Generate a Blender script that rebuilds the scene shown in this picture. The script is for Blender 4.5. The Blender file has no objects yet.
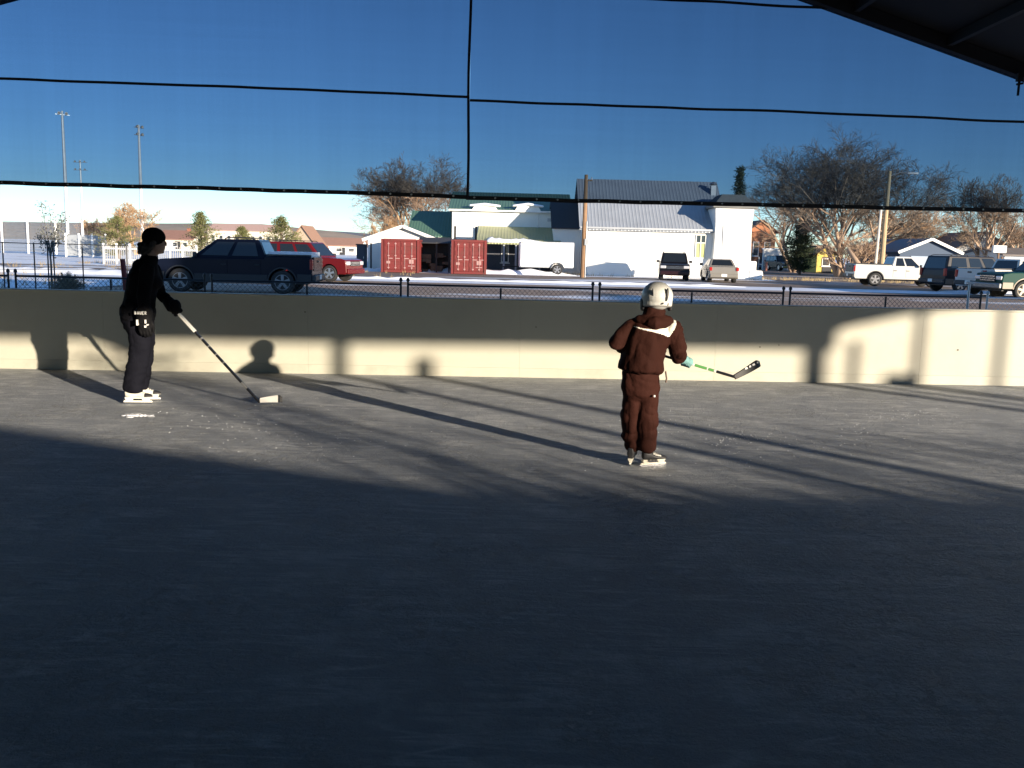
import bpy, math, random
from mathutils import Vector, Matrix, noise as mnoise
R = math.radians
PI = math.pi
scene = bpy.context.scene
COL = scene.collection

# ------------------------------------------------------------------ camera
F_PX = 905.0
PITCH, ROLL, CAM_H = R(8.42), R(1.4), 1.6
fw = Vector((0, math.cos(PITCH), -math.sin(PITCH)))
r0 = Vector((1, 0, 0)); u0 = Vector((0, math.sin(PITCH), math.cos(PITCH)))
rt = r0 * math.cos(ROLL) + u0 * math.sin(ROLL)
up = -r0 * math.sin(ROLL) + u0 * math.cos(ROLL)
CAM = Vector((0, 0, CAM_H))
cd = bpy.data.cameras.new('camera'); cam = bpy.data.objects.new('camera', cd); COL.objects.link(cam)
cd.sensor_width = 36.0; cd.lens = 36.0 * F_PX / 1024.0; cd.clip_end = 12000; cd.clip_start = 0.05
m3 = Matrix((rt, up, -fw)).transposed()
cam.matrix_world = Matrix.Translation(CAM) @ m3.to_4x4()
scene.camera = cam

def ray(px, py): return fw + rt * ((px - 512) / F_PX) + up * ((384 - py) / F_PX)
def at(px, py, Y):
    d = ray(px, py); return CAM + d * (Y / d.y)
def gnd(px, py, z=0.0):
    d = ray(px, py); return CAM + d * ((z - CAM_H) / d.z)
def hz(px, py, Y): return at(px, py, Y).z

# sun: from the right behind the camera
SUN_EL = R(9.2); SAZ = Vector((0.68, -0.735, 0)).normalized()
SUN = Vector((SAZ.x * math.cos(SUN_EL), SAZ.y * math.cos(SUN_EL), math.sin(SUN_EL)))
def sunhit(p, Y):
    t = (Y - p.y) / SUN.y; return p + SUN * t

# ------------------------------------------------------------------ materials
MATS = {}
def M(name, col, rough=0.6, metal=0.0, var=0.18, scale=3.0, bump=0.0, bscale=30.0, spec=0.5, coat=0.0, dirt=None, dscale=1.2, damt=0.5):
    if name in MATS: return MATS[name]
    m = bpy.data.materials.new(name); m.use_nodes = True
    nt = m.node_tree; N = nt.nodes; L = nt.links
    b = N['Principled BSDF']
    b.inputs['Roughness'].default_value = rough; b.inputs['Metallic'].default_value = metal
    b.inputs['Specular IOR Level'].default_value = spec; b.inputs['Coat Weight'].default_value = coat
    tc = N.new('ShaderNodeTexCoord')
    nz = N.new('ShaderNodeTexNoise'); nz.inputs['Scale'].default_value = scale; nz.inputs['Detail'].default_value = 6
    L.new(tc.outputs['Object'], nz.inputs['Vector'])
    mx = N.new('ShaderNodeMix'); mx.data_type = 'RGBA'
    lo = [c * (1 - var) for c in col]; hi = [min(1, c * (1 + var)) for c in col]
    mx.inputs[6].default_value = (*lo, 1); mx.inputs[7].default_value = (*hi, 1)
    L.new(nz.outputs['Fac'], mx.inputs[0])
    out = mx.outputs[2]
    if dirt:
        n2 = N.new('ShaderNodeTexNoise'); n2.inputs['Scale'].default_value = dscale; n2.inputs['Detail'].default_value = 8
        n2.inputs['Roughness'].default_value = 0.65
        L.new(tc.outputs['Object'], n2.inputs['Vector'])
        rp = N.new('ShaderNodeValToRGB'); rp.color_ramp.elements[0].position = 0.45; rp.color_ramp.elements[1].position = 0.7
        rp.color_ramp.elements[1].color = (damt, damt, damt, 1)
        L.new(n2.outputs['Fac'], rp.inputs[0])
        m2 = N.new('ShaderNodeMix'); m2.data_type = 'RGBA'
        L.new(rp.outputs[0], m2.inputs[0]); L.new(out, m2.inputs[6]); m2.inputs[7].default_value = (*dirt, 1)
        out = m2.outputs[2]
    L.new(out, b.inputs['Base Color'])
    if bump:
        n3 = N.new('ShaderNodeTexNoise'); n3.inputs['Scale'].default_value = bscale; n3.inputs['Detail'].default_value = 5
        L.new(tc.outputs['Object'], n3.inputs['Vector'])
        bp = N.new('ShaderNodeBump'); bp.inputs['Strength'].default_value = bump; bp.inputs['Distance'].default_value = 0.02
        L.new(n3.outputs['Fac'], bp.inputs['Height']); L.new(bp.outputs[0], b.inputs['Normal'])
    MATS[name] = m
    return m

def stripe_mat(name, col, pitch, axis, rough=0.4, metal=0.6, depth=0.02, dirt=None, damt=0.4, var=.12):
    """ribbed sheet metal: seams as bump along one object axis"""
    if name in MATS: return MATS[name]
    m = M(name, col, rough, metal, var=var, scale=0.7, dirt=dirt, dscale=.6, damt=damt)
    nt = m.node_tree; N = nt.nodes; L = nt.links; b = N['Principled BSDF']
    tc = N.new('ShaderNodeTexCoord'); sp = N.new('ShaderNodeSeparateXYZ'); L.new(tc.outputs['Object'], sp.inputs[0])
    mu = N.new('ShaderNodeMath'); mu.operation = 'MULTIPLY'; mu.inputs[1].default_value = 2 * PI / pitch
    L.new(sp.outputs['xyz'.index(axis)], mu.inputs[0])
    si = N.new('ShaderNodeMath'); si.operation = 'SINE'; L.new(mu.outputs[0], si.inputs[0])
    ab = N.new('ShaderNodeMath'); ab.operation = 'POWER'; ab.inputs[1].default_value = 6; L.new(si.outputs[0], ab.inputs[0])
    bp = N.new('ShaderNodeBump'); bp.inputs['Strength'].default_value = 0.8; bp.inputs['Distance'].default_value = depth
    L.new(ab.outputs[0], bp.inputs['Height']); L.new(bp.outputs[0], b.inputs['Normal'])
    return m

# ------------------------------------------------------------------ mesh builder
class MB:
    def __init__(s): s.v = []; s.f = []; s.mi = []
    def add(s, vs, fs, m=0):
        o = len(s.v); s.v += [tuple(v) for v in vs]
        for f in fs: s.f.append(tuple(i + o for i in f)); s.mi.append(m)
    def hexa(s, p, m=0):   # p: 4 bottom ccw, 4 top ccw
        s.add(p, [(3, 2, 1, 0), (4, 5, 6, 7), (0, 1, 5, 4), (1, 2, 6, 5), (2, 3, 7, 6), (3, 0, 4, 7)], m)
    def box(s, c, d, rz=0.0, m=0, ry=0.0):
        hx, hy, hz_ = d[0] / 2, d[1] / 2, d[2] / 2
        pts = [Vector((x, y, z)) for z in (-hz_, hz_) for x, y in ((-hx, -hy), (hx, -hy), (hx, hy), (-hx, hy))]
        if ry: q = Matrix.Rotation(ry, 3, 'Y'); pts = [q @ p for p in pts]
        if rz: q = Matrix.Rotation(rz, 3, 'Z'); pts = [q @ p for p in pts]
        c = Vector(c); s.hexa([p + c for p in pts], m)
    def bar(s, a, b, w, t=None, m=0):
        t = t or w; a = Vector(a); b = Vector(b); d = (b - a).normalized()
        r = Vector((0, 0, 1)) if abs(d.z) < .9 else Vector((0, 1, 0))
        x = d.cross(r).normalized() * (w / 2); y = d.cross(x).normalized() * (t / 2)
        s.hexa([a - x - y, a + x - y, a + x + y, a - x + y, b - x - y, b + x - y, b + x + y, b - x + y], m)
    def prism(s, poly, a, b, axis='y', m=0):
        n = len(poly)
        def P(p, k):
            return {'y': (p[0], k, p[1]), 'x': (k, p[0], p[1]), 'z': (p[0], p[1], k)}[axis]
        vs = [P(p, a) for p in poly] + [P(p, b) for p in poly]
        fs = [tuple(range(n)), tuple(range(2 * n - 1, n - 1, -1))] + [(i, i + n, (i + 1) % n + n, (i + 1) % n) for i in range(n)]
        s.add(vs, fs, m)
    def tube(s, pts, rad, n=6, m=0, cap=True):
        pts = [Vector(p) for p in pts]
        if not isinstance(rad, (list, tuple)): rad = [rad] * len(pts)
        vs = []; ref = None
        for i, p in enumerate(pts):
            d = (pts[min(i + 1, len(pts) - 1)] - pts[max(i - 1, 0)]).normalized()
            if ref is None: ref = Vector((0, 0, 1)) if abs(d.z) < .9 else Vector((1, 0, 0))
            x = d.cross(ref).normalized(); y = d.cross(x).normalized(); ref = x.cross(d) if False else ref
            for k in range(n):
                a = 2 * PI * k / n; vs.append(p + (x * math.cos(a) + y * math.sin(a)) * rad[i])
        fs = []
        for i in range(len(pts) - 1):
            for k in range(n):
                a = i * n + k; b = i * n + (k + 1) % n; fs.append((a, b, b + n, a + n))
        if cap: fs += [tuple(range(n - 1, -1, -1)), tuple(range((len(pts) - 1) * n, len(pts) * n))]
        s.add(vs, fs, m)
    def limb(s, pts, rad, side=(0, 1, 0), n=16, m=0, dome=(1, 1)):
        """closed tapered limb of elliptical sections with domed ends; rad = [(a along side, b across)]"""
        pts = [Vector(p) for p in pts]; side = Vector(side)
        rings = []
        def frame(d):
            x = (side - d * side.dot(d))
            x = x.normalized() if x.length > 1e-4 else d.orthogonal().normalized()
            return x, d.cross(x).normalized()
        def ring(p, d, a, b):
            x, y = frame(d); return [p + x * (math.cos(2 * PI * k / n) * a) + y * (math.sin(2 * PI * k / n) * b) for k in range(n)]
        T = [(pts[min(i + 1, len(pts) - 1)] - pts[max(i - 1, 0)]).normalized() for i in range(len(pts))]
        a, b = rad[0]; h = min(a, b)
        for q in (80, 50, 25): rings.append(ring(pts[0] - T[0] * h * dome[0] * math.sin(R(q)), T[0], a * math.cos(R(q)), b * math.cos(R(q))))
        for i, p in enumerate(pts):
            rings.append(ring(p, T[i], *rad[i]))
            if i + 1 < len(pts):   # smooth in-between
                rings.append(ring((p + pts[i + 1]) / 2, (T[i] + T[i + 1]).normalized(), (rad[i][0] + rad[i + 1][0]) / 2, (rad[i][1] + rad[i + 1][1]) / 2))
        a, b = rad[-1]; h = min(a, b)
        for q in (25, 50, 80): rings.append(ring(pts[-1] + T[-1] * h * dome[1] * math.sin(R(q)), T[-1], a * math.cos(R(q)), b * math.cos(R(q))))
        s.loft(rings, m)
    def loft(s, rings, m=0, caps=True):
        n = len(rings[0]); vs = [v for r in rings for v in r]; fs = []
        for i in range(len(rings) - 1):
            for k in range(n):
                a = i * n + k; b = i * n + (k + 1) % n; fs.append((a, b, b + n, a + n))
        if caps: fs += [tuple(range(n - 1, -1, -1)), tuple(range((len(rings) - 1) * n, len(rings) * n))]
        s.add(vs, fs, m)
    def ball(s, c, r, n=12, m=0, q=None):
        c = Vector(c); rings = []
        for i in range(1, n):
            t = PI * i / n - PI / 2
            ring = [Vector((r[0] * math.cos(t) * math.cos(2 * PI * k / (2 * n)), r[1] * math.cos(t) * math.sin(2 * PI * k / (2 * n)), r[2] * math.sin(t))) for k in range(2 * n)]
            if q: ring = [q @ v for v in ring]
            rings.append([c + v for v in ring])
        s.loft(rings, m)
    def lathe(s, prof, c, axis='y', n=24, m=0):
        c = Vector(c); rings = []
        for r, h in prof:
            ring = []
            for k in range(n):
                a = 2 * PI * k / n; x, y = r * math.cos(a), r * math.sin(a)
                ring.append(c + Vector({'y': (x, h, y), 'z': (x, y, h), 'x': (h, x, y)}[axis]))
            rings.append(ring)
        s.loft(rings, m)
    def build(s, name, mats, parent=None, smooth=False, bevel=0.0, seg=2):
        me = bpy.data.meshes.new(name); me.from_pydata(s.v, [], s.f)
        for m in (mats if isinstance(mats, (list, tuple)) else [mats]): me.materials.append(m)
        me.polygons.foreach_set('material_index', s.mi)
        if smooth: me.polygons.foreach_set('use_smooth', [True] * len(me.polygons))
        import bmesh
        bm = bmesh.new(); bm.from_mesh(me); bmesh.ops.recalc_face_normals(bm, faces=bm.faces); bm.to_mesh(me); bm.free()
        me.update()
        o = bpy.data.objects.new(name, me); COL.objects.link(o)
        if parent: o.parent = parent
        if bevel:
            b = o.modifiers.new('bevel', 'BEVEL'); b.width = bevel; b.segments = seg; b.limit_method = 'ANGLE'; b.angle_limit = R(38)
            b.harden_normals = False
        return o

def fuse(mb, name, mats, parent=None, voxel=0.01, smooth=4, fold=0.0, fsize=0.1, matfn=None, crease=None):
    """merge overlapping closed limbs into one continuous skin, with cloth folds"""
    me = bpy.data.meshes.new('tmp'); me.from_pydata(mb.v, [], mb.f)
    import bmesh
    bm = bmesh.new(); bm.from_mesh(me); bmesh.ops.recalc_face_normals(bm, faces=bm.faces); bm.to_mesh(me); bm.free()
    o = bpy.data.objects.new('tmp', me); COL.objects.link(o)
    r = o.modifiers.new('r', 'REMESH'); r.mode = 'VOXEL'; r.voxel_size = voxel
    if smooth: sm = o.modifiers.new('s', 'SMOOTH'); sm.iterations = smooth; sm.factor = 0.5
    if fold:
        for k, (st, sz) in enumerate(((fold, fsize), (fold * .5, fsize * .45))):
            tx = bpy.data.textures.new('fold_tex', 'CLOUDS'); tx.noise_scale = sz; tx.noise_depth = 2
            d = o.modifiers.new('d%d' % k, 'DISPLACE'); d.texture = tx; d.strength = st; d.mid_level = .5
    dg = bpy.context.evaluated_depsgraph_get(); dg.update()
    nm = bpy.data.meshes.new_from_object(o.evaluated_get(dg))
    bpy.data.objects.remove(o); bpy.data.meshes.remove(me)
    nm.name = name
    if crease:   # sharp cloth creases: (amplitude, (sx, sy, sz)) layers, pushed along the normals
        nv = [v.normal.copy() for v in nm.vertices]
        for v, n_ in zip(nm.vertices, nv):
            d = 0
            for amp, s_, off in crease:
                p = Vector((v.co.x * s_[0] + off, v.co.y * s_[1], v.co.z * s_[2]))
                p += Vector((.5, .3, .7)) * mnoise.noise(p * .5)
                d += amp * (abs(mnoise.noise(p)) * 2.2 - .55)
            v.co += n_ * d
        nm.update()
    nm.materials.clear()
    for m in (mats if isinstance(mats, (list, tuple)) else [mats]): nm.materials.append(m)
    for p in nm.polygons:
        p.use_smooth = True
        p.material_index = matfn(p.center) if matfn else 0
    q = bpy.data.objects.new(name, nm); COL.objects.link(q)
    if parent: q.parent = parent
    return q

def tag(o, label=None, cat=None, group=None, kind=None):
    if label: o['label'] = label
    if cat: o['category'] = cat
    if group: o['group'] = group
    if kind: o['kind'] = kind
    return o
def thing(name, label, cat, loc=(0, 0, 0), rz=0.0, group=None):
    o = bpy.data.objects.new(name, None); COL.objects.link(o); o.location = loc; o.rotation_euler = (0, 0, rz)
    o.empty_display_size = .2
    return tag(o, label, cat, group)
def copy_tree(o, parent=None):
    c = o.copy(); COL.objects.link(c)
    if parent: c.parent = parent
    for ch in list(o.children): copy_tree(ch, c)
    return c

# ------------------------------------------------------------------ shared materials
white_wall = M('white_stucco', (.76, .75, .71), .85, var=.06, scale=.5, bump=.15, bscale=25, dirt=(.5, .47, .42), dscale=.35, damt=.25)
dark_metal = M('black_iron', (.02, .02, .022), .5, .3)
galv = M('galvanised', (.42, .43, .44), .45, .7)
rubber = M('rubber', (.018, .018, .018), .8)
alloy = M('alloy', (.5, .5, .52), .3, .9)
glass = M('car_glass', (.012, .015, .018), .04, spec=.6, var=.1)
hglass = M('window_glass', (.03, .04, .05), .05, spec=.6)
lamp_clear = M('headlamp', (.6, .6, .62), .15, .3)
lamp_red = M('tail_lamp', (.35, .015, .012), .2)
black_plastic = M('black_plastic', (.022, .022, .024), .55)
chrome = M('chrome', (.6, .6, .62), .15, 1.0)
brown_trim = M('timber', (.16, .1, .06), .8, var=.3, scale=2)
bark = M('bark', (.16, .12, .09), .9, var=.3, scale=5)
twig = M('twig', (.2, .145, .10), .9, var=.25, scale=.6)
twig_pale = M('twig_pale', (.36, .25, .17), .9, var=.25, scale=.6)
needle = M('needles', (.045, .065, .03), .75, var=.5, scale=2.5)
needle_y = M('needles_olive', (.14, .145, .05), .75, var=.5, scale=2.5)
snow_m = M('snow', (.8, .82, .86), .6, var=.05, bump=.4, bscale=6)
# ================================================================== WORLD
w = bpy.data.worlds.new('World'); scene.world = w; w.use_nodes = True
nt = w.node_tree; bg = nt.nodes['Background']
sky = nt.nodes.new('ShaderNodeTexSky'); sky.sky_type = 'NISHITA'; sky.sun_disc = False
sky.sun_elevation = SUN_EL; sky.sun_rotation = math.atan2(SAZ.x, SAZ.y); sky.altitude = 2000; sky.ozone_density = 3.6; sky.dust_density = 0.25; sky.air_density = 1.0
nt.links.new(sky.outputs[0], bg.inputs[0]); bg.inputs[1].default_value = 0.12
sd = bpy.data.lights.new('sun', 'SUN'); sd.energy = 5.0; sd.angle = R(.53); sd.color = (1, .86, .68)
so = bpy.data.objects.new('sun', sd); COL.objects.link(so)
so.rotation_euler = SUN.to_track_quat('Z', 'Y').to_euler()
scene.view_settings.view_transform = 'Standard'; scene.view_settings.look = 'None'; scene.view_settings.gamma = 1
scene.view_settings.exposure = 1.1
scene.cycles.transparent_max_bounces = 16
scene.cycles.max_bounces = 8

# ================================================================== GROUND
def ground_mat(name, snow_thr, dirt_a, dirt_b, soft=.06, nscale=.12):
    m = bpy.data.materials.new(name); m.use_nodes = True; nt = m.node_tree; N = nt.nodes; L = nt.links
    b = N['Principled BSDF']; b.inputs['Roughness'].default_value = .8; b.inputs['Specular IOR Level'].default_value = .25
    g = N.new('ShaderNodeNewGeometry')
    n1 = N.new('ShaderNodeTexNoise'); n1.inputs['Scale'].default_value = nscale; n1.inputs['Detail'].default_value = 9; n1.inputs['Roughness'].default_value = .62
    n2 = N.new('ShaderNodeTexNoise'); n2.inputs['Scale'].default_value = 1.3; n2.inputs['Detail'].default_value = 8
    mp = N.new('ShaderNodeMapping'); mp.inputs['Scale'].default_value = (.55, 1.5, 1)   # wheel tracks and drifts lie along the street
    L.new(g.outputs['Position'], mp.inputs[0]); L.new(mp.outputs[0], n1.inputs['Vector']); L.new(g.outputs['Position'], n2.inputs['Vector'])
    rp = N.new('ShaderNodeValToRGB'); rp.color_ramp.elements[0].position = snow_thr - soft; rp.color_ramp.elements[1].position = snow_thr + soft
    L.new(n1.outputs['Fac'], rp.inputs[0])
    dm = N.new('ShaderNodeMix'); dm.data_type = 'RGBA'; dm.inputs[6].default_value = (*dirt_a, 1); dm.inputs[7].default_value = (*dirt_b, 1); L.new(n2.outputs['Fac'], dm.inputs[0])
    sm = N.new('ShaderNodeMix'); sm.data_type = 'RGBA'; L.new(rp.outputs[0], sm.inputs[0]); L.new(dm.outputs[2], sm.inputs[6]); sm.inputs[7].default_value = (.78, .8, .84, 1)
    L.new(sm.outputs[2], b.inputs['Base Color'])
    bp = N.new('ShaderNodeBump'); bp.inputs['Strength'].default_value = .6; bp.inputs['Distance'].default_value = .08
    L.new(n2.outputs['Fac'], bp.inputs['Height']); L.new(bp.outputs[0], b.inputs['Normal'])
    return m
g_snow = ground_mat('snowfield', .36, (.16, .12, .08), (.26, .2, .13))
g_lot = ground_mat('parking_lot_surface', .585, (.20, .14, .10), (.34, .245, .175), nscale=.16)
g_street = ground_mat('street_surface', .59, (.15, .115, .09), (.25, .19, .15), nscale=.1)

gm = MB(); gm.add([(-6000, -3000, -.02), (6000, -3000, -.02), (6000, 6000, -.02), (-6000, 6000, -.02)], [(0, 1, 2, 3)])
tag(gm.build('ground', g_snow), kind='structure')
def sheet(name, pts, z, mat):
    b = MB(); b.add([(x, y, z) for x, y in pts], [tuple(range(len(pts)))]); return tag(b.build(name, mat), kind='structure')
sheet('parking_lot', [(-11.5, 24.5), (60, 21.5), (60, 46), (-14, 42.5), (-14.5, 31)], -.012, g_lot)
sheet('street', [(-40, 47.5), (90, 49.5), (90, 61), (23, 60.6), (-40, 57.5)], -.012, g_street)
sheet('side_street', [(17.5, 60.9), (33, 60.9), (52, 240), (42, 240)], -.009, g_street)

def berm(name, pts, width, height, seed, mat=None):
    rnd = random.Random(seed); b = MB(); n = 7; rings = []
    P = [Vector((*p, 0)) for p in pts]; fine = []
    for i in range(len(P) - 1):
        k = max(2, int((P[i + 1] - P[i]).length / .5))
        fine += [P[i].lerp(P[i + 1], j / k) for j in range(k)]
    fine.append(P[-1])
    for i, p in enumerate(fine):
        d = (fine[min(i + 1, len(fine) - 1)] - fine[max(0, i - 1)]).normalized(); s_ = Vector((-d.y, d.x, 0))
        e = min(1, i / 3, (len(fine) - 1 - i) / 3)
        h = height * e * (.35 + 1.1 * abs(mnoise.noise(Vector((i * .35, seed, 0)))) + .5 * rnd.random())
        wd = width * (.6 + .8 * abs(mnoise.noise(Vector((i * .22, seed + 9, 1))))) * max(.15, e)
        rings.append([p + s_ * wd * (k / (n - 1) - .5) + Vector((0, 0, -.05 + (h + .05) * math.sin(PI * k / (n - 1)) * (.8 + .4 * rnd.random()))) for k in range(n)])
    vs = [v for r in rings for v in r]; fs = [(i * n + k, i * n + k + 1, (i + 1) * n + k + 1, (i + 1) * n + k) for i in range(len(rings) - 1) for k in range(n - 1)]
    b.add(vs, fs); return tag(b.build(name, mat or snow_m, smooth=True), kind='stuff')
berm('snow_bank', [(-12, 46.4), (2, 46.8), (12, 47.2)], .8, .10, 3)
berm('snow_bank', [(22, 47.4), (30, 47.5), (39, 48.4)], 1.2, .16, 5)
berm('snow_bank', [(-11, 61.5), (-2, 62.0), (4.2, 62.0)], 1.3, .3, 7)
berm('snow_bank', [(-40, 43), (-24, 44), (-16, 43.5)], 2.2, .3, 11)
berm('snow_bank', [(-30, 21), (-18, 21.5), (-10, 21)], 1.6, .22, 13)
berm('snow_bank', [(-2, 23.2), (7, 23.6), (17, 22.8)], 2.6, .14, 15)

# hills on the horizon
def hills(name, pts, Y, base, mat, depth=500):
    b = MB(); rings = []
    for (px, py) in pts:
        p = at(px, py, Y)
        rings.append([Vector((p.x, Y - depth * .5, base)), Vector((p.x, Y - depth * .25, base + (p.z - base) * .55)), Vector((p.x, Y, p.z)), Vector((p.x, Y + depth * .5, p.z * .9)), Vector((p.x, Y + depth, base))])
    n = 5
    fine = []
    for i in range(len(rings) - 1):
        for j in range(8):
            t = j / 8; fine.append([a.lerp(c, t) + Vector((0, 0, (1.2 * mnoise.noise(Vector((a.lerp(c, t).x * .012, k, 3)))) if 0 < k < 4 else 0)) for k, (a, c) in enumerate(zip(rings[i], rings[i + 1]))])
    fine.append(rings[-1])
    vs = [v for r in fine for v in r]; fs = [(i * n + k, i * n + k + 1, (i + 1) * n + k + 1, (i + 1) * n + k) for i in range(len(fine) - 1) for k in range(n - 1)]
    b.add(vs, fs); return tag(b.build(name, mat, smooth=True), kind='structure')
hill_m = M('scrub_hills', (.34, .26, .19), .95, var=.25, scale=.01, dirt=(.2, .18, .13), dscale=.03, damt=.7)
hill_b = M('wooded_hills', (.15, .16, .18), .95, var=.3, scale=.01)
hills('hills', [(-260, 221), (-80, 221), (20, 222), (110, 223), (200, 223.5), (262, 224), (330, 231), (380, 240), (430, 246)], 1600, -2, hill_m)
hills('hills', [(210, 236), (280, 231), (320, 230.5), (350, 232), (400, 236), (520, 240), (640, 247)], 2400, -2, hill_b)

# ================================================================== ICE
WA = gnd(0, 368.5); WB = gnd(1010, 386.0); WD = (WB - WA).normalized(); WN = Vector((-WD.y, WD.x, 0))
def onwall(x): t = (x - WA.x) / WD.x; return WA + WD * t
W_ANG = math.atan2(WD.y, WD.x)
def wallpt(px, py):
    d = ray(px, py); t = (WA - CAM).dot(WN) / d.dot(WN); return CAM + d * t

def ice_mat():
    m = bpy.data.materials.new('ice'); m.use_nodes = True; nt = m.node_tree; N = nt.nodes; L = nt.links
    b = N['Principled BSDF']
    g = N.new('ShaderNodeNewGeometry')
    def nz(scale, det, rough=.6, sx=1, sy=1, rz=0, dist=0):
        mp = N.new('ShaderNodeMapping'); mp.inputs['Scale'].default_value = (sx, sy, 1); mp.inputs['Rotation'].default_value = (0, 0, rz)
        L.new(g.outputs['Position'], mp.inputs[0])
        n = N.new('ShaderNodeTexNoise'); n.inputs['Scale'].default_value = scale; n.inputs['Detail'].default_value = det; n.inputs['Roughness'].default_value = rough; n.inputs['Distortion'].default_value = dist
        L.new(mp.outputs[0], n.inputs['Vector']); return n.outputs['Fac']
    def ramp(x, a, c, va=0, vb=1):
        r = N.new('ShaderNodeMapRange'); r.inputs[1].default_value = a; r.inputs[2].default_value = c; r.inputs[3].default_value = va; r.inputs[4].default_value = vb
        L.new(x, r.inputs[0]); return r.outputs[0]
    def mth(op, x, y):
        q = N.new('ShaderNodeMath'); q.operation = op
        for i, z in enumerate((x, y)):
            if isinstance(z, float): q.inputs[i].default_value = z
            else: L.new(z, q.inputs[i])
        return q.outputs[0]
    big = nz(.6, 5); mid = nz(5, 8, .7)
    s1 = nz(1.3, 2, .5, .35, 2.6, R(24), .5); s2 = nz(1.5, 2, .5, .35, 2.8, R(-41), .6); s3 = nz(1.7, 2, .5, .3, 2.4, R(75), .5); s4 = nz(2.2, 2, .5, .3, 2.4, R(-8), .7)
    # skate cuts: thin bright lines where the stretched noise crosses its middle value
    def line(x, w_):
        return ramp(mth('ABSOLUTE', mth('SUBTRACT', x, .5), 0.0), 0.0, w_, 1, 0)
    cuts = mth('MULTIPLY', mth('MAXIMUM', mth('MAXIMUM', line(s1, .03), line(s2, .028)), mth('MAXIMUM', line(s3, .03), line(s4, .032))), ramp(nz(2.5, 6, .7), .42, .62))
    shav = mth('MULTIPLY', ramp(nz(11, 12, .8), .53, .63), ramp(nz(1.0, 6), .45, .62))
    col = N.new('ShaderNodeMix'); col.data_type = 'RGBA'; col.inputs[6].default_value = (.275, .293, .315, 1); col.inputs[7].default_value = (.345, .363, .385, 1); L.new(ramp(mth('ADD', nz(1.8, 10, .72), mid), .75, 1.25), col.inputs[0])
    c2 = N.new('ShaderNodeMix'); c2.data_type = 'RGBA'; L.new(mth('MULTIPLY', mth('MAXIMUM', mth('MULTIPLY', cuts, .55), shav), .9), c2.inputs[0]); L.new(col.outputs[2], c2.inputs[6]); c2.inputs[7].default_value = (.74, .74, .72, 1)
    L.new(c2.outputs[2], b.inputs['Base Color'])
    L.new(ramp(mth('ADD', mid, mth('MULTIPLY', shav, .6)), .3, .9, .42, .58), b.inputs['Roughness'])
    b.inputs['Specular IOR Level'].default_value = .09; b.inputs['IOR'].default_value = 1.31
    h = mth('ADD', mth('MULTIPLY', nz(30, 8, .75), .8), mth('ADD', mth('MULTIPLY', mid, .6), mth('ADD', mth('MULTIPLY', s1, .4), mth('MULTIPLY', shav, .5))))
    bp = N.new('ShaderNodeBump'); bp.inputs['Strength'].default_value = .85; bp.inputs['Distance'].default_value = .036
    L.new(h, bp.inputs['Height']); L.new(bp.outputs[0], b.inputs['Normal'])
    return m
XL, XR = -9.2, 8.2
pl, pr = onwall(XL) + WN * .05, onwall(XR) + WN * .05
b = MB(); b.add([(XL, -5.5, 0), (XR, -5.5, 0), (pr.x, pr.y, 0), (pl.x, pl.y, 0)], [(0, 1, 2, 3)])
tag(b.build('ice', ice_mat()), kind='structure')

# a scrape of ice shavings
rnd = random.Random(4)
c = gnd(139, 416); b = MB()
for i in range(26):
    a = rnd.random() * 2 * PI; q = rnd.random() ** .7
    b.ball((c.x + math.cos(a) * q * .17, c.y + math.sin(a) * q * .09, .004), (rnd.uniform(.012, .045), rnd.uniform(.01, .03), rnd.uniform(.006, .016) * (1.3 - q)), n=5)
o = fuse(b, 'ice_shavings', snow_m, voxel=.006, smooth=1)
tag(o, 'small white heap of ice shavings scraped up beside the skates of the taller skater', 'ice shavings', kind='stuff')
b = MB()
for i in range(420):
    cl = ((735, 437, 22, 4), (900, 415, 26, 3), (300, 440, 60, 10), (820, 440, 60, 12), (700, 455, 60, 10), (230, 415, 50, 9), (660, 425, 40, 8))[i % 7]
    p = gnd(rnd.gauss(cl[0], cl[2]), rnd.gauss(cl[1], cl[3]))
    b.ball((p.x, p.y, .001), (rnd.uniform(.003, .009), rnd.uniform(.002, .007), rnd.uniform(.001, .003)), n=3)
tag(b.build('ice_crumbs', snow_m, smooth=True), 'loose white ice crumbs scattered over the scratched rink', 'ice crumbs', kind='stuff')

# ================================================================== RINK BOARDS (far wall)
WH = .96
board_m = M('cream_board', (.43, .42, .345), .55, var=.05, scale=.8, bump=.05, bscale=8, dirt=(.36, .33, .27), dscale=1.1, damt=.5)
kick_m = M('kick_plate', (.43, .42, .345), .5, var=.06, scale=1.5, dirt=(.33, .3, .24), dscale=2.5, damt=.6)
mark_m = M('puck_mark', (.03, .03, .03), .7)
bw = thing('rink_board_wall', 'long cream rink board wall behind the two skaters, its lower half in the sun', 'rink boards', (WA.x, WA.y, 0), W_ANG)
edges = [-8.0, 1.0, 3.42, 5.86, 8.3, 9.92, 12.5, 16.5]
xs_local = [e - .0 for e in edges]
seam_px = [-400, -70, 104, 308, 520, 716, 922, 1075, 1250]
for i in range(len(seam_px) - 1):
    a = (wallpt(seam_px[i], 340) - WA).dot(WD); c = (wallpt(seam_px[i + 1], 340) - WA).dot(WD)
    p = MB(); p.box(((a + c) / 2, .03, .12 + (WH - .12) / 2), (c - a - .0012, .05, WH - .12)); p.build('panel', board_m, bw, bevel=.0012)
    p = MB(); p.box(((a + c) / 2, .0268, .0597), (c - a - .001, .05, .1195)); p.build('kick_plate', kick_m, bw, bevel=.002)
a = (wallpt(-400, 340) - WA).dot(WD); c = (wallpt(1250, 340) - WA).dot(WD)
p = MB(); p.box(((a + c) / 2, .05, WH + .013), (c - a, .11, .026)); p.build('cap_rail', board_m, bw, bevel=.01)
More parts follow.
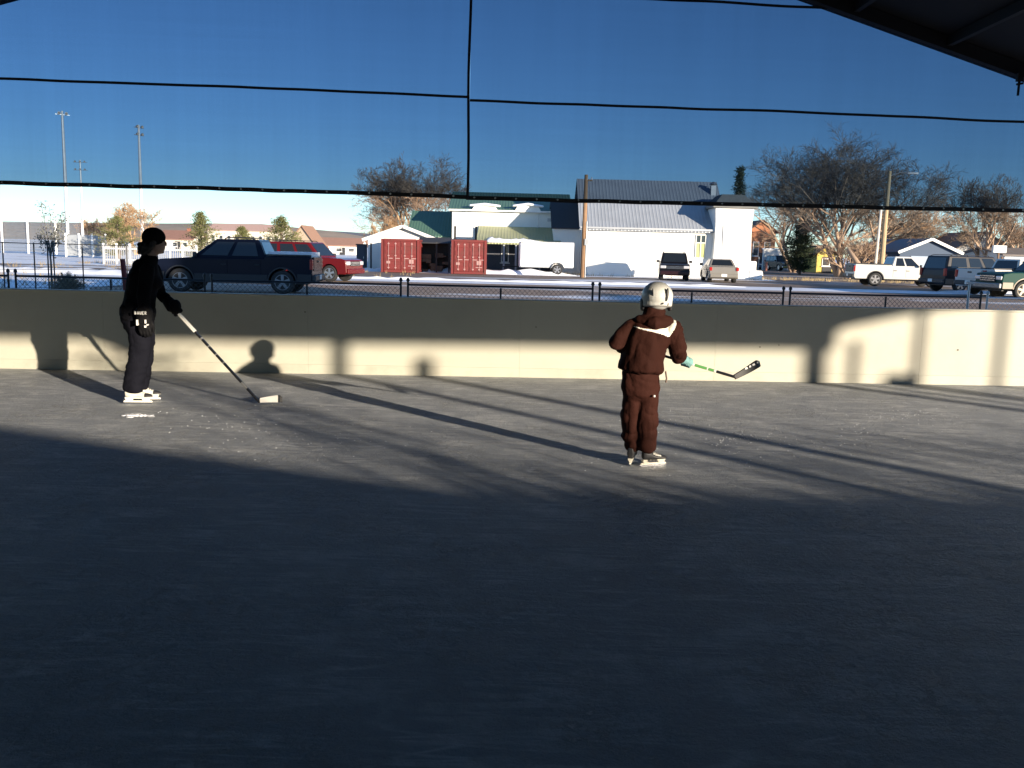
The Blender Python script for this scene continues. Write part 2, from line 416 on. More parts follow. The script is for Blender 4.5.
p = MB()
for i in range(14):
    p.box((a + .6 + i * (c - a - 1.2) / 13, .1, WH / 2 - .02), (.05, .08, WH - .06))
p.build('stud', galv, bw)
p = MB()
for (px, py) in ((305, 312), (760, 347), (779, 345), (536, 327), (958, 350)):
    q = wallpt(px, py); p.box(((q - WA).dot(WD), .002, q.z), (rnd.uniform(.01, .02), .006, rnd.uniform(.008, .016)))
p.build('puck_mark', mark_m, bw)

# right-hand boards and made-up walls with a long opening, unseen, added to shape the light
def wallline(name, a, c, h, mat, t=.08):
    a = Vector((*a, 0)); c = Vector((*c, 0)); b = MB(); d = (c - a); 
    b.box(((a + c) / 2 + Vector((0, 0, h / 2))), (d.length, t, h), math.atan2(d.y, d.x)); return tag(b.build(name, mat), kind='structure')
wallline('side_wall', (XL - .2, -5.5), (XL - .2, 10.6), 3.5, M('shade_wall_dark', (.05, .045, .04), .9))  # solid left wall added to keep sky light off the near ice
wallline('side_wall', (XR, -3.0), (XR, 2.6), .96, board_m)
wallline('side_wall', (30.4, -5.8), (30.4, 7.0), 6.5, M('shade_wall_dark', (.05, .045, .04), .9))  # far right wall added to block low sky light
b = MB(); b.prism([(-1.2, 3.5), (3.4, 2.66), (11.2, 2.62), (11.2, 3.62), (-1.2, 3.62)], XR + .04, XR + .1, 'x'); tag(b.build('side_wall', M('shade_wall_dark', (.05, .045, .04), .9)), kind='structure')  # unseen panel added under the right eave, darkens the ice above the sun slot
BY = -6.0  # plane of an added wall, its opening traced from where the sun lands
lower = [sunhit(gnd(px, py), BY) - Vector((0, 0, .05 if px > 430 else -.02)) for px, py in ((-160, 404), (0, 427), (150, 450), (330, 474), (440, 481), (640, 483), (800, 484), (1024, 482), (1400, 482))]
upper = [sunhit(wallpt(px, py), BY) for px, py in ((-160, 334), (0, 337), (200, 340), (350, 342.5), (600, 346), (813, 349), (836, 349), (838, 331), (850, 327), (926, 312), (1005, 302), (1100, 296))]
x0 = 2.0; x1 = 30.5
dark_wall = M('shade_wall_dark', (.05, .045, .04), .9)
b = MB()
b.prism([(x0, 0), (x1, 0), (x1, lower[-1].z)] + [(p.x, p.z) for p in reversed(lower)] + [(x0, lower[0].z)], BY, BY - .12)
TOPZ = 7.0
b.prism([(upper[0].x - 2, upper[0].z - .2)] + [(p.x, p.z) for p in upper] + [(x1, upper[-1].z + .3), (x1, 9.6), (22.0, 9.6), (22.0, TOPZ), (upper[0].x - 2, TOPZ)], BY, BY - .12)
def post_s(px0, px1, py_top=None):  # adds an unseen bar that casts one shadow streak
    a = sunhit(wallpt(px0, 360), BY); c = sunhit(wallpt(px1, 360), BY)
    zt = sunhit(wallpt((px0 + px1) / 2, py_top), BY).z if py_top else 6.0
    b.prism([(a.x, 0), (c.x, 0), (c.x, zt), (a.x, zt)], BY - .13, BY - .2)
post_s(345, 357); post_s(428, 443, 355); post_s(816, 836); post_s(862, 868, 338); post_s(926, 932); post_s(1007, 1013); 
shade_leaf_m = M('shade_leaves', (.05, .05, .03), .8, var=.4, scale=4)  # loose leaves added out of view to soften the shadow edges
rh = random.Random(19); hb = MB()
def zlow(x):
    P = lower
    for p_, q_ in zip(P, P[1:]):
        if x <= q_.x: return p_.z + (q_.z - p_.z) * (x - p_.x) / (q_.x - p_.x)
    return P[-1].z
def leaf(x, y, z, L):
    d = Vector((rh.gauss(0, 1), rh.gauss(0, 1), rh.gauss(0, 1))).normalized(); e = d.orthogonal().normalized() * L * .5; p = Vector((x, y, z))
    hb.add([p - d * L, p + e, p + d * L, p - e], [(0, 1, 2, 3)])
xa_, xb_ = 3.0, 29.0
for i in range(5200):
    x = rh.uniform(9.5, xb_); t_ = rh.random() ** 2.2
    if x < 12.5 and rh.random() > (x - 9.5) / 3: continue
    leaf(x, BY + rh.uniform(-.5, -.2), zlow(x) - .15 + t_ * (.62 + .25 * mnoise.noise(Vector((x * 1.3, 0, 0)))), rh.uniform(.035, .07))
pa_, pb_ = sunhit(wallpt(105, 360), BY), sunhit(wallpt(222, 354), BY)
for i in range(560):
    x = rh.gauss((pa_.x + pb_.x) / 2, (pb_.x - pa_.x) * .26); leaf(x, BY + rh.uniform(-.5, -.2), rh.uniform(2.6, pb_.z + .1), rh.uniform(.04, .075))
pa_, pb_ = sunhit(wallpt(842, 360), BY), sunhit(wallpt(1012, 360), BY)
for i in range(0):
    x = rh.uniform(pa_.x, pb_.x); leaf(x, BY + rh.uniform(-.5, -.2), rh.uniform(3.4, 5.4), rh.uniform(.03, .06))
tag(hb.build('shade_foliage', shade_leaf_m), kind='stuff')
post_s(898, 924, 372)
tag(b.build('shade_back_wall', dark_wall), kind='structure')
tag(wallline('shade_back_wall', (-9.6, -5.6), (5.0, -5.6), .96, dark_wall), kind='structure')  # low unseen wall added behind the camera to limit the ambient light
b = MB(); b.box((-2.3, -5.6, 5.2), (14.6, .08, 4.0)); tag(b.build('shade_back_wall', dark_wall), kind='structure')  # upper added wall, the gap beneath lets fill light onto the boards

# ================================================================== PAVILION
_r1, _r2, _l1 = wallpt(815, 0), wallpt(1024, 76), wallpt(-8, 0)
SL = -(_r2.z - _r1.z) / (_r2.x - _r1.x); XC = ((_r1.z - _l1.z) / SL + _r1.x + _l1.x) / 2; ZP = _r1.z + SL * (_r1.x - XC); print('ROOF', SL, XC, ZP)
def roofz(x): return ZP - SL * abs(x - XC)
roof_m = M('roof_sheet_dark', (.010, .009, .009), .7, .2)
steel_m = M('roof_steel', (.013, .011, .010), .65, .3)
pav = thing('rink_pavilion', 'dark gabled shelter roof over the rink, its sloping underside cutting the upper right corner', 'pavilion')
EX0, EX1, PY0, PY1 = -9.6, 8.3, -3.0, 12.0
wl = lambda x: onwall(x).y
YE = lambda x: wl(x) + .24
b = MB()
for sx, ex in ((-1, EX0), (1, EX1)):
    b.hexa([(XC, PY0, ZP + .17), (ex, PY0, roofz(ex) + .17), (ex, YE(ex), roofz(ex) + .17), (XC, YE(XC), ZP + .17), (XC, PY0, ZP + .23), (ex, PY0, roofz(ex) + .23), (ex, YE(ex), roofz(ex) + .23), (XC, YE(XC), ZP + .23)])
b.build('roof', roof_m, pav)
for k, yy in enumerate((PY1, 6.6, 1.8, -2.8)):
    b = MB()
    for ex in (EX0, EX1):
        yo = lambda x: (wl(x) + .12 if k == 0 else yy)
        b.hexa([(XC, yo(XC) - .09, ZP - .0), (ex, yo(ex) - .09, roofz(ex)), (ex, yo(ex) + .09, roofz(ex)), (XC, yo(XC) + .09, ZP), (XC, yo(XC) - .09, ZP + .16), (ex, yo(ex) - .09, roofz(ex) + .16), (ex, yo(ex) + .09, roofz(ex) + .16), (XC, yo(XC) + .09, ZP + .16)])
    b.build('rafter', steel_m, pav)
for x in [XC + s * d for s in (-1, 1) for d in (1.2, 2.4, 3.6, 4.8, 6.0, 7.2, 8.2)]:
    b = MB(); ye = wl(x) + .02; b.box((x, (PY0 + ye) / 2, roofz(x) + .105), (.07, ye - PY0, .12)); b.build('purlin', steel_m, pav)
for (x, y) in ((EX0 + .2, wl(EX0) + .1), (EX1 - .15, wl(EX1) + .1), (EX0 + .2, -2.8), (EX0 + .2, 4.5)):
    b = MB(); b.box((x, y, roofz(x) / 2), (.2, .2, roofz(x))); b.build('post', steel_m, pav)
b = MB(); b.prism([(EX0, 3.6), (5.0, 3.9), (5.0, roofz(5.0) + .1), (XC, ZP + .1), (EX0, roofz(EX0) + .1)], PY0 + .02, PY0 - .06, 'y'); b.build('shade_gable_panel', roof_m, pav)  # unseen panel added at the rear gable to cut sky light
hk = wallpt(1019, 84); b = MB(); b.box((hk.x, hk.y, hk.z + .08), (.07, .05, .1)); b.bar((hk.x, hk.y, hk.z + .05), (hk.x, hk.y, hk.z - .14), .022); b.bar((hk.x - .03, hk.y, hk.z - .005), (hk.x + .05, hk.y, hk.z + .01), .025)
b.build('clamp', steel_m, pav)

# ================================================================== MESH SCREENS
def mesh_mat():
    m = bpy.data.materials.new('wind_mesh'); m.use_nodes = True; nt = m.node_tree; N = nt.nodes; L = nt.links
    N.remove(N['Principled BSDF']); out = N['Material Output']
    tc = N.new('ShaderNodeTexCoord')
    def nz(sx, sz, sc, det):
        mp = N.new('ShaderNodeMapping'); mp.inputs['Scale'].default_value = (sx, 1, sz); L.new(tc.outputs['Object'], mp.inputs[0])
        n = N.new('ShaderNodeTexNoise'); n.inputs['Scale'].default_value = sc; n.inputs['Detail'].default_value = det; L.new(mp.outputs[0], n.inputs['Vector']); return n.outputs['Fac']
    a = nz(3.0, .12, 1.2, 4); c = nz(30, .5, 1, 3); d = nz(.4, 25, 1, 3)
    def add(x, y):
        q = N.new('ShaderNodeMath'); q.operation = 'ADD'; L.new(x, q.inputs[0]); L.new(y, q.inputs[1]); return q.outputs[0]
    r = N.new('ShaderNodeMapRange'); r.inputs[1].default_value = .9; r.inputs[2].default_value = 2.1; r.inputs[3].default_value = .93; r.inputs[4].default_value = 1.07
    L.new(add(add(a, c), d), r.inputs[0])
    vm = N.new('ShaderNodeVectorMath'); vm.operation = 'SCALE'; vm.inputs[0].default_value = MESH_T; L.new(r.outputs[0], vm.inputs['Scale'])
    tr = N.new('ShaderNodeBsdfTransparent'); L.new(vm.outputs[0], tr.inputs[0])
    df = N.new('ShaderNodeBsdfDiffuse'); df.inputs[0].default_value = (.02, .03, .045, 1)
    ad = N.new('ShaderNodeAddShader'); L.new(tr.outputs[0], ad.inputs[0]); L.new(df.outputs[0], ad.inputs[1])
    L.new(ad.outputs[0], out.inputs[0]); return m
MESH_T = (.168, .228, .30)
mesh_m = mesh_mat()
hem_m = M('hem_webbing', (.012, .012, .014), .8)
grom_m = M('brass_eyelet', (.35, .34, .32), .35, .8)
ORG = onwall(0) + WN * .13
def scr(px, py):
    d = ray(px, py); t = (ORG - CAM).dot(WN) / d.dot(WN); p = CAM + d * t; return ((p - ORG).dot(WD), p.z)
def wave(u, z): return .035 * mnoise.noise(Vector((u * .5, z * .7, 2))) + .012 * mnoise.noise(Vector((u * 1.9, z * .8, 5)))
def screen(label, u0, u1, zb, seams, side):
    """zb(u): bottom edge height, seams: list of height functions"""
    t = thing('mesh_screen', label, 'mesh screen', (ORG.x, ORG.y, 0), W_ANG, 'mesh screens hung under the roof')
    nu, nz_ = 60, 24; b = MB(); vs = []
    for j in range(nz_ + 1):
        for i in range(nu + 1):
            u = u0 + (u1 - u0) * i / nu; xw = ORG.x + WD.x * u
            zt = roofz(xw) + .1; z = zb(u) + (zt - zb(u)) * j / nz_
            vs.append((u, wave(u, z), z))
    fs = [(j * (nu + 1) + i, j * (nu + 1) + i + 1, (j + 1) * (nu + 1) + i + 1, (j + 1) * (nu + 1) + i) for j in range(nz_) for i in range(nu)]
    b.add(vs, fs); b.build('mesh_fabric', mesh_m, t, smooth=True)
    def strip(zf, h, name, dy=-.012):
        b = MB(); n = 90; rings = []
        for i in range(n + 1):
            u = u0 + (u1 - u0) * i / n; z = zf(u); y = wave(u, z) + dy
            rings.append([Vector((u, y - .005, z - h / 2)), Vector((u, y + .005, z - h / 2)), Vector((u, y + .005, z + h / 2)), Vector((u, y - .005, z + h / 2))])
        b.loft(rings); return b.build(name, hem_m, t)
    hem = strip(lambda u: zb(u) + .02 + .008 * mnoise.noise(Vector((u * 2.2, 7, side))), .05, 'bottom_hem')
    b = MB(); u = math.ceil(u0 / .26) * .26
    while u < u1:
        z = zb(u) + .025; b.lathe([(.004, -.004), (.012, -.004), (.013, 0), (.004, .002)], (u, wave(u, z) - .02, z), 'y', 8); u += .26
    b.build('eyelet', grom_m, hem)
    for k, sf in enumerate(seams): strip(lambda u: sf(u) + .012 * mnoise.noise(Vector((u * 1.1, k, side))), .03, 'seam')
    return t
def lin(pts):
    P = [scr(*p) for p in pts]
    def f(u):
        for (a, za), (c, zc) in zip(P, P[1:]):
            if u <= c or (c, zc) == P[-1]: return za + (zc - za) * (u - a) / (c - a)
    return f
UL = scr(-420, 180)[0]; US = scr(468, 150)[0]; UR = scr(1300, 200)[0]
UL = max(UL, -8.9); UR = min(UR, 8.6)
screen('dark see-through mesh screen left of the vertical seam, hanging above the taller skater', UL, US, lin([(0, 184.5), (110, 187.5), (220, 190.5), (340, 194), (468, 198.5)]), [lin([(0, 79), (240, 87), (468, 97.5)]), lambda u: 4.86], 1)
s2 = screen('dark see-through mesh screen right of the vertical seam, hanging above the child', US + .012, UR, lin([(472, 199.5), (600, 203), (800, 207.5), (1024, 212.5)]), [lin([(472, 101), (740, 110), (1024, 122)]), lin([(650, -.5), (830, 8)])], 2)
b = MB(); za = scr(468, 200)[1]; pts = [(US + .008 * math.sin(z * 3), wave(US, z) - .03, z) for z in [za + k * .25 for k in range(17)]]
b.tube(pts, .019, 6); b.build('side_hem', hem_m, s2)
# ================================================================== PEOPLE
skin = M('skin', (.27, .165, .12), .5, var=.08)
def basis(o, yaw):
    mt = Matrix.Translation(o) @ Matrix.Rotation(yaw, 4, 'Z'); return mt

def grip_hand(b, c, axis, back, w=.02, r=.024, fr=.0085, cuff=None):
    """glove closed round a shaft: c grip centre, axis along the shaft, back = direction of the back of the hand"""
    axis = Vector(axis).normalized(); back = Vector(back); back = (back - axis * back.dot(axis)).normalized(); sd = axis.cross(back)
    c = Vector(c)
    for i in range(4):
        o = c + axis * (i - 1.5) * w; L = (250, 270, 260, 225)[i]; pts = []
        for k in range(6):
            a = R(-20 + L * k / 5); pts.append(o + (back * math.cos(a) + sd * math.sin(a)) * (r + fr * .6))
        b.limb(pts, [(fr * (1.1 - .03 * k), fr * (1.1 - .03 * k)) for k in range(6)], axis, 8)
    b.limb([c - axis * w * 1.7 + back * (r + fr), c + axis * w * 1.7 + back * (r + fr)], [(fr * 2.4, fr * 1.3), (fr * 2.2, fr * 1.3)], sd, 10)
    tp = [c - axis * w * 1.9 + back * r * .8, c - axis * w * 2.5 - sd * r * .9, c - axis * w * 2.1 - sd * r * 1.2 - back * r * .8]
    b.limb(tp, [(fr * 1.3, fr * 1.2), (fr * 1.2, fr * 1.15), (fr, fr)], back, 8)

def skate(parent, o, yaw, L, mats, name='skate', boot_low=True):
    """ice skate at ankle ground point o (local), pointing along yaw: boot > holder, blade"""
    d = Vector((math.cos(yaw), math.sin(yaw), 0)); s = Vector((-d.y, d.x, 0)); o = Vector(o)
    P = lambda f, l, z: o + d * f * L + s * l * L + Vector((0, 0, z * L))
    b = MB()
    sec = [(-.36, .10, .26, .62), (-.27, .135, .24, .66), (-.12, .14, .24, .60), (.05, .14, .24, .44), (.22, .155, .24, .385), (.38, .15, .24, .37), (.49, .12, .24, .345), (.55, .06, .25, .30)]
    rings = []
    for f, hw, z0, z1 in sec:
        rings.append([P(f, hw * math.cos(a) * (1 if math.sin(a) < .2 else .82), (z0 + z1) / 2 + (z1 - z0) / 2 * (max(-1, min(1, 1.35 * math.sin(a))))) for a in [2 * PI * k / 16 for k in range(16)]])
    b.loft(rings)
    if not boot_low:
        pass
    cx = P(-.17, 0, 0)
    b.limb([cx + Vector((0, 0, .5 * L)), cx + Vector((0, 0, .78 * L))], [(.125 * L, .15 * L), (.12 * L, .145 * L)], s, 16)
    m = mats['boot']
    bo = fuse(b, name, [m, mats['toe']], parent, voxel=.0055, smooth=3, matfn=lambda c_: 1 if (c_ - o).dot(d) > (.30 if boot_low else -9) * L and (c_ - o).z > .27 * L else 0)
    h = MB()
    for f0, f1 in ((-.36, -.12), (.2, .46)):
        h.hexa([P(f0 + .03, -.03, .075), P(f1 - .03, -.03, .075), P(f1 - .03, .03, .075), P(f0 + .03, .03, .075), P(f0 - .02, -.1, .245), P(f1 + .02, -.1, .245), P(f1 + .02, .1, .245), P(f0 - .02, .1, .245)])
    h.hexa([P(-.44, -.035, .062), P(.54, -.035, .062), P(.54, .035, .062), P(-.44, .035, .062), P(-.42, -.035, .125), P(.52, -.035, .125), P(.52, .035, .125), P(-.42, .035, .125)])
    h.hexa([P(-.2, -.06, .19), P(.3, -.06, .19), P(.3, .06, .19), P(-.2, .06, .19), P(-.2, -.1, .245), P(.3, -.1, .245), P(.3, .1, .245), P(-.2, .1, .245)])
    h.build('blade_holder', mats['holder'], bo, bevel=.004)
    h = MB(); h.prism([(-.46, .055), (-.40, .004), (-.2, 0), (.35, 0), (.50, .012), (.57, .06), (.5, .066), (-.44, .066)], -.006, .006)
    h.v = [tuple(P(x, y, z)) for x, y, z in h.v]
    h.build('blade', chrome, bo)
    h = MB()
    for k in range(4):
        f = .02 + .075 * k; h.tube([P(f, -.12, .42 - .02 * k + (.03 if k == 0 else 0)), P(f + .02, 0, .47 - .035 * k), P(f, .12, .42 - .02 * k)], .012 * L / .28, 5)
    h.build('lace', mats['lace'], bo)
    return bo

def head_mesh(b, c, fwd, r=.098, hh=.118, female=True):
    """head with skull, face plane, nose, chin, ears; fwd horizontal facing direction"""
    c = Vector(c); f = Vector(fwd).normalized(); s = Vector((-f.y, f.x, 0)); u = Vector((0, 0, 1))
    q = Matrix((f, s, u)).transposed()
    b.ball(c + u * .02 - f * .012, (r, r * .78, hh * .86), 10, 0, q)
    b.ball(c - u * .045 + f * .028, (r * .66, r * .6, hh * .66), 8, 0, q)              # jaw
    b.ball(c - u * .098 + f * .062, (.022, .024, .018), 6, 0, q)                        # chin
    b.limb([c + u * .012 + f * .088, c - u * .014 + f * .104, c - u * .026 + f * .098], [(.008, .008), (.011, .012), (.014, .012)], s, 8)   # nose
    b.limb([c - u * .056 + f * .083 - s * .016, c - u * .056 + f * .09, c - u * .056 + f * .083 + s * .016], [(.006, .006), (.009, .008), (.006, .006)], u, 8)
    b.limb([c + u * .028 + f * .074 - s * .05, c + u * .03 + f * .089, c + u * .028 + f * .074 + s * .05], [(.008, .01), (.007, .009), (.008, .01)], u, 8)  # brow
    for k in (-1, 1):
        b.ball(c + s * k * r * .8 - u * .01 - f * .005, (.02, .008, .032), 6, 0, q)
        b.ball(c + u * .004 + f * .076 + s * k * .032, (.014, .014, .011), 6, 0, q)

# ------------------------------------------------------------------ the taller skater, in profile facing right
A0 = gnd(140.5, 402.5); AY = R(8); AM = basis(A0, AY)
cloth_a = M('black_fleece', (.006, .006, .008), .9, spec=.06, var=.3, scale=9, bump=.3, bscale=60)
pants_a = M('navy_black_trousers', (.0075, .0078, .012), .85, spec=.06, var=.3, scale=7, bump=.25, bscale=50)
knit = M('black_knit', (.007, .006, .007), .95, spec=.06, var=.3, scale=30, bump=.6, bscale=90)
hair_m = M('dark_hair', (.01, .007, .006), .55, var=.4, scale=40, bump=.5, bscale=110)
glove_m = M('black_glove', (.008, .008, .009), .6, spec=.06, var=.25, scale=15, bump=.3, bscale=40)
white_rub = M('white_print', (.72, .71, .68), .6)
skate_w = {'boot': M('skate_white', (.70, .68, .60), .45, dirt=(.25, .23, .2), dscale=9, damt=.5), 'toe': black_plastic, 'holder': M('holder_white', (.78, .76, .68), .4), 'lace': M('lace', (.6, .58, .52), .8)}
HA = Vector((.19, 0, 1.595))
b = MB()
head_mesh(b, HA, (1, .06, 0))
b.limb([(.135, 0, 1.40), (.165, 0, 1.50)], [(.052, .058), (.05, .055)], (0, 1, 0))
b.limb([(.0, 0, .86), (.02, 0, 1.0), (.07, 0, 1.16), (.115, 0, 1.3), (.14, 0, 1.39)], [(.15, .11), (.13, .095), (.145, .1), (.165, .095), (.07, .06)], (0, 1, 0))
LEGS_A = [(-.08, [(.03, -.085, .86), (.045, -.09, .62), (.01, -.085, .42), (-.04, -.08, .12)]), (.08, [(.01, .085, .86), (.03, .09, .62), (.015, .085, .42), (-.035, .08, .12)])]
for _, l in LEGS_A: b.limb(l, [(.08, .09), (.065, .07), (.048, .055), (.035, .04)], (0, 1, 0))
ARM_N = [(.15, -.165, 1.325), (.125, -.235, 1.08), (.125, -.235, .90)]
ARM_F = [(.125, .165, 1.325), (.17, .215, 1.08), (.27, .135, 1.0)]
for a in (ARM_N, ARM_F): b.limb(a, [(.045, .05), (.037, .04), (.026, .03)], (0, 1, 0))
GA = Vector((.335, .10, .93))     # grip of the far hand
b.limb([ARM_F[-1], GA + Vector((0, .02, .01))], [(.026, .03), (.03, .025)], (0, 1, 0))
b.limb([ARM_N[-1], (.125, -.235, .80)], [(.026, .03), (.04, .02)], (0, 1, 0))
person_a = fuse(b, 'person', skin, None, voxel=.009, smooth=2)
person_a.matrix_world = AM
tag(person_a, 'taller skater in black top and dark trousers with knit cap, leaning over a long stick', 'person')
# trousers
b = MB()
b.limb([(.0, 0, .80), (.005, 0, .90), (.015, 0, 1.01)], [(.175, .135), (.175, .14), (.15, .115)], (0, 1, 0), 20)
b.ball((-.075, -.0, .86), (.085, .15, .11), 8)
for (y, l) in LEGS_A:
    l = [Vector(p) for p in l]; l[0].z = .84
    l[-1] = Vector((l[-1].x - .005, l[-1].y, .14))
    b.limb(l, [(.105, .125), (.095, .108), (.08, .098), (.085, .10)], (0, 1, 0), 20, dome=(1, .3))
tr = fuse(b, 'trousers', pants_a, person_a, voxel=.0095, smooth=4, fold=.012, fsize=.25, crease=[(.010, (7, 7, 3), 2), (.006, (8, 8, 14), 5)])
# top
b = MB()
b.limb([(.0, 0, .85), (.012, 0, .935), (.025, 0, 1.03), (.06, 0, 1.17), (.09, 0, 1.30), (.12, 0, 1.395)], [(.185, .168), (.182, .163), (.165, .148), (.175, .148), (.185, .135), (.10, .085)], (0, 1, 0), 20, dome=(.35, 1))
b.ball((.065, 0, 1.345), (.10, .14, .085), 8)
b.ball((.16, 0, 1.2), (.085, .125, .09), 8)
b.limb([(.138, 0, 1.38), (.155, 0, 1.435)], [(.07, .072), (.062, .066)], (0, 1, 0))
for a in (ARM_N, ARM_F): b.limb(a, [(.068, .075), (.058, .062), (.048, .05)], (0, 1, 0))
fuse(b, 'long_sleeved_top', cloth_a, person_a, voxel=.009, smooth=4, fold=.008, fsize=.2, crease=[(.009, (8, 8, 9), 1)])
# cap and hair
b = MB()
b.ball(HA + Vector((-.012, 0, .042)), (.113, .096, .1), 12)
cap = fuse(b, 'knit_cap', knit, person_a, voxel=.007, smooth=2, fold=.004, fsize=.05)
b = MB(); rnd = random.Random(8)
b.ball(HA + Vector((-.085, 0, -.05)), (.06, .085, .07), 8); b.ball(HA + Vector((-.115, -.02, -.075)), (.045, .06, .05), 8)
for k in range(16): b.ball(HA + Vector((-.1 + rnd.uniform(-.05, .05), rnd.uniform(-.08, .08), -.075 + rnd.uniform(-.05, .045))), (.022, .022, .03), 5)
b.limb([HA + Vector((.01, -.075, .0)), HA + Vector((-.03, -.08, -.05)), HA + Vector((-.06, -.07, -.09))], [(.02, .03), (.025, .035), (.02, .03)], (0, 1, 0), 8)
fuse(b, 'hair', hair_m, person_a, voxel=.007, smooth=1, fold=.014, fsize=.03)
# near glove, hanging: cuff, palm, five fingers, white marks
def mark_strokes(b, o, ux, uz, un, strokes, t=.004, wdt=.006):
    """short raised strokes (u, v) -> (u, v) on a glove or blade face"""
    for (a, c) in strokes:
        pa = o + ux * a[0] + uz * a[1]; pc = o + ux * c[0] + uz * c[1]
        d = (pc - pa).normalized(); s = un.cross(d) * wdt / 2
        b.hexa([pa - s, pc - s, pc + s, pa + s, pa - s + un * t, pc - s + un * t, pc + s + un * t, pa + s + un * t])
b = MB()
b.limb([(.125, -.237, .935), (.123, -.24, .84)], [(.055, .082), (.052, .072)], (0, 1, 0), 16)
b.limb([(.123, -.24, .845), (.127, -.242, .775)], [(.04, .062), (.036, .056)], (0, 1, 0), 16)
for k in range(4):
    x = .168 - .029 * k; L = (.05, .06, .056, .044)[k]
    b.limb([(x, -.242, .79), (x + .006, -.25, .75), (x + .012, -.242, .75 - L * .6), (x + .012, -.222, .75 - L)], [(.017, .0165), (.0165, .016), (.0155, .015), (.0145, .014)], (0, 1, 0), 8)
b.limb([(.175, -.235, .84), (.198, -.225, .80), (.2, -.215, .76), (.194, -.205, .73)], [(.018, .02), (.018, .018), (.017, .017), (.015, .015)], (0, 1, 0), 8)
gl = fuse(b, 'glove', glove_m, person_a, voxel=.0055, smooth=2)
b = MB(); ux, uz, un = Vector((1, 0, 0)), Vector((0, 0, 1)), Vector((0, -1, 0))
o = Vector((.055, -.296, .905))
st = []
for i, g in enumerate(([((0, 0), (0, .028)), ((0, .028), (.013, .021)), ((.013, .021), (.002, .014)), ((.002, .014), (.014, .006)), ((.014, .006), (0, 0))],
                       [((0, 0), (.007, .028)), ((.007, .028), (.014, 0)), ((.003, .01), (.011, .01))],
                       [((0, .028), (.001, .003)), ((.001, .003), (.012, .001)), ((.012, .001), (.013, .028))],
                       [((0, 0), (0, .028)), ((0, .028), (.012, .027)), ((0, .014), (.01, .014)), ((0, 0), (.012, 0))],
                       [((0, 0), (0, .028)), ((0, .028), (.012, .024)), ((.012, .024), (.011, .015)), ((.011, .015), (0, .013)), ((.004, .013), (.013, 0))])):
    st += [((a[0] + i * .023, a[1]), (c_[0] + i * .023, c_[1])) for a, c_ in g]
mark_strokes(b, o, ux, uz, un, st, t=.006)
for x, z0, z1 in ((-.03, .80, .855), (.045, .82, .855), (.062, .80, .812), (.042, .78, .80)):
    b.box((x + .105, -.285 if z0 > .8 else -.29, (z0 + z1) / 2), (.012, .045, z1 - z0), 0, 0)
b.build('cuff_lettering', white_rub, gl)
# far glove round the stick
HEEL = gnd(260, 404.5); TOE = gnd(281.5, 403)
AMi = AM.inverted(); heel_l = AMi @ HEEL
ax = (heel_l - GA).normalized()
b = MB()
grip_hand(b, GA, ax, Vector((.5, -.6, .55)), w=.032, r=.026, fr=.016)
wr = Vector(ARM_F[-1])
b.limb([wr + (wr - GA) * .1, wr + (GA - wr) * .6, GA + Vector((-.005, -.012, .02))], [(.05, .058), (.058, .068), (.05, .055)], (0, 1, 0), 14)
b.ball(GA + Vector((.008, -.02, .03)), (.062, .05, .075), 8)
fuse(b, 'glove', glove_m, person_a, voxel=.0055, smooth=2)
# skates
skate(person_a, (-.015, -.085, 0), R(-3), .285, skate_w)
skate(person_a, (.02, .09, 0), R(4), .285, skate_w)

# ------------------------------------------------------------------ sticks
def stick(name, label, top, heel, toe, cols, blade_mat, mark_mat, lift=None, blade_h=.075, bands=None, marks=True, curve=.02):
    top, heel, toe = Vector(top), Vector(heel), Vector(toe)
    d = (heel - top); L = d.length; dn = d.normalized()
    t = thing(name, label, 'hockey stick', top)
    def seg(a, c, w, h, mat, nm):
        b = MB(); b.bar(dn * a, dn * c, w, h); return b.build(nm, mat, t, bevel=.004)
    last = 0; k = 0
    for (f, mat, nm, w) in bands:
        seg(last * L, f * L - .0005, w, w * .72, mat, nm); last = f; k += 1
    bd = (toe - heel); bl = bd.length; bn = bd.normalized()
    upv = lift if lift else Vector((0, 0, 1)); upv = (upv - bn * upv.dot(bn)).normalized(); nn = bn.cross(upv)
    n = 10; rings = []
    h0 = heel - top
    for i in range(n + 1):
        q = i / n; hh = blade_h * (.62 + .5 * q if q < .75 else 1.0) * (1 if i < n else .72); cv = nn * (curve * q * q * 2)
        o = h0 + bd * (q * 1.0 - .02) + cv + upv * (0 if lift is None else -blade_h * .3)
        th = .008 if i < n else .004
        rings.append([o - nn * th, o + nn * th, o + nn * th + upv * hh, o - nn * th + upv * hh])
    b = MB(); b.loft(rings, 0); 
    for j in range(len(b.f)):
        if b.f[j] and j // 4 >= n - 2 and j < n * 4: b.mi[j] = 1
    bo = b.build('blade', [blade_mat, mark_mat], t, bevel=.003)
    return t, bo, (h0, bn, upv, nn, bl)
shaft_bk = M('shaft_black', (.014, .014, .015), .35)
tape_w = M('white_tape', (.74, .72, .66), .75, var=.12, scale=40)
shaft_gr = M('shaft_green', (.12, .36, .1), .35)
shaft_gy = M('shaft_grey', (.25, .25, .24), .4)
GAw = AM @ GA; hv = (HEEL + Vector((0, 0, .02)))
topA = GAw - (hv - GAw).normalized() * .11
LA = (hv - topA).length
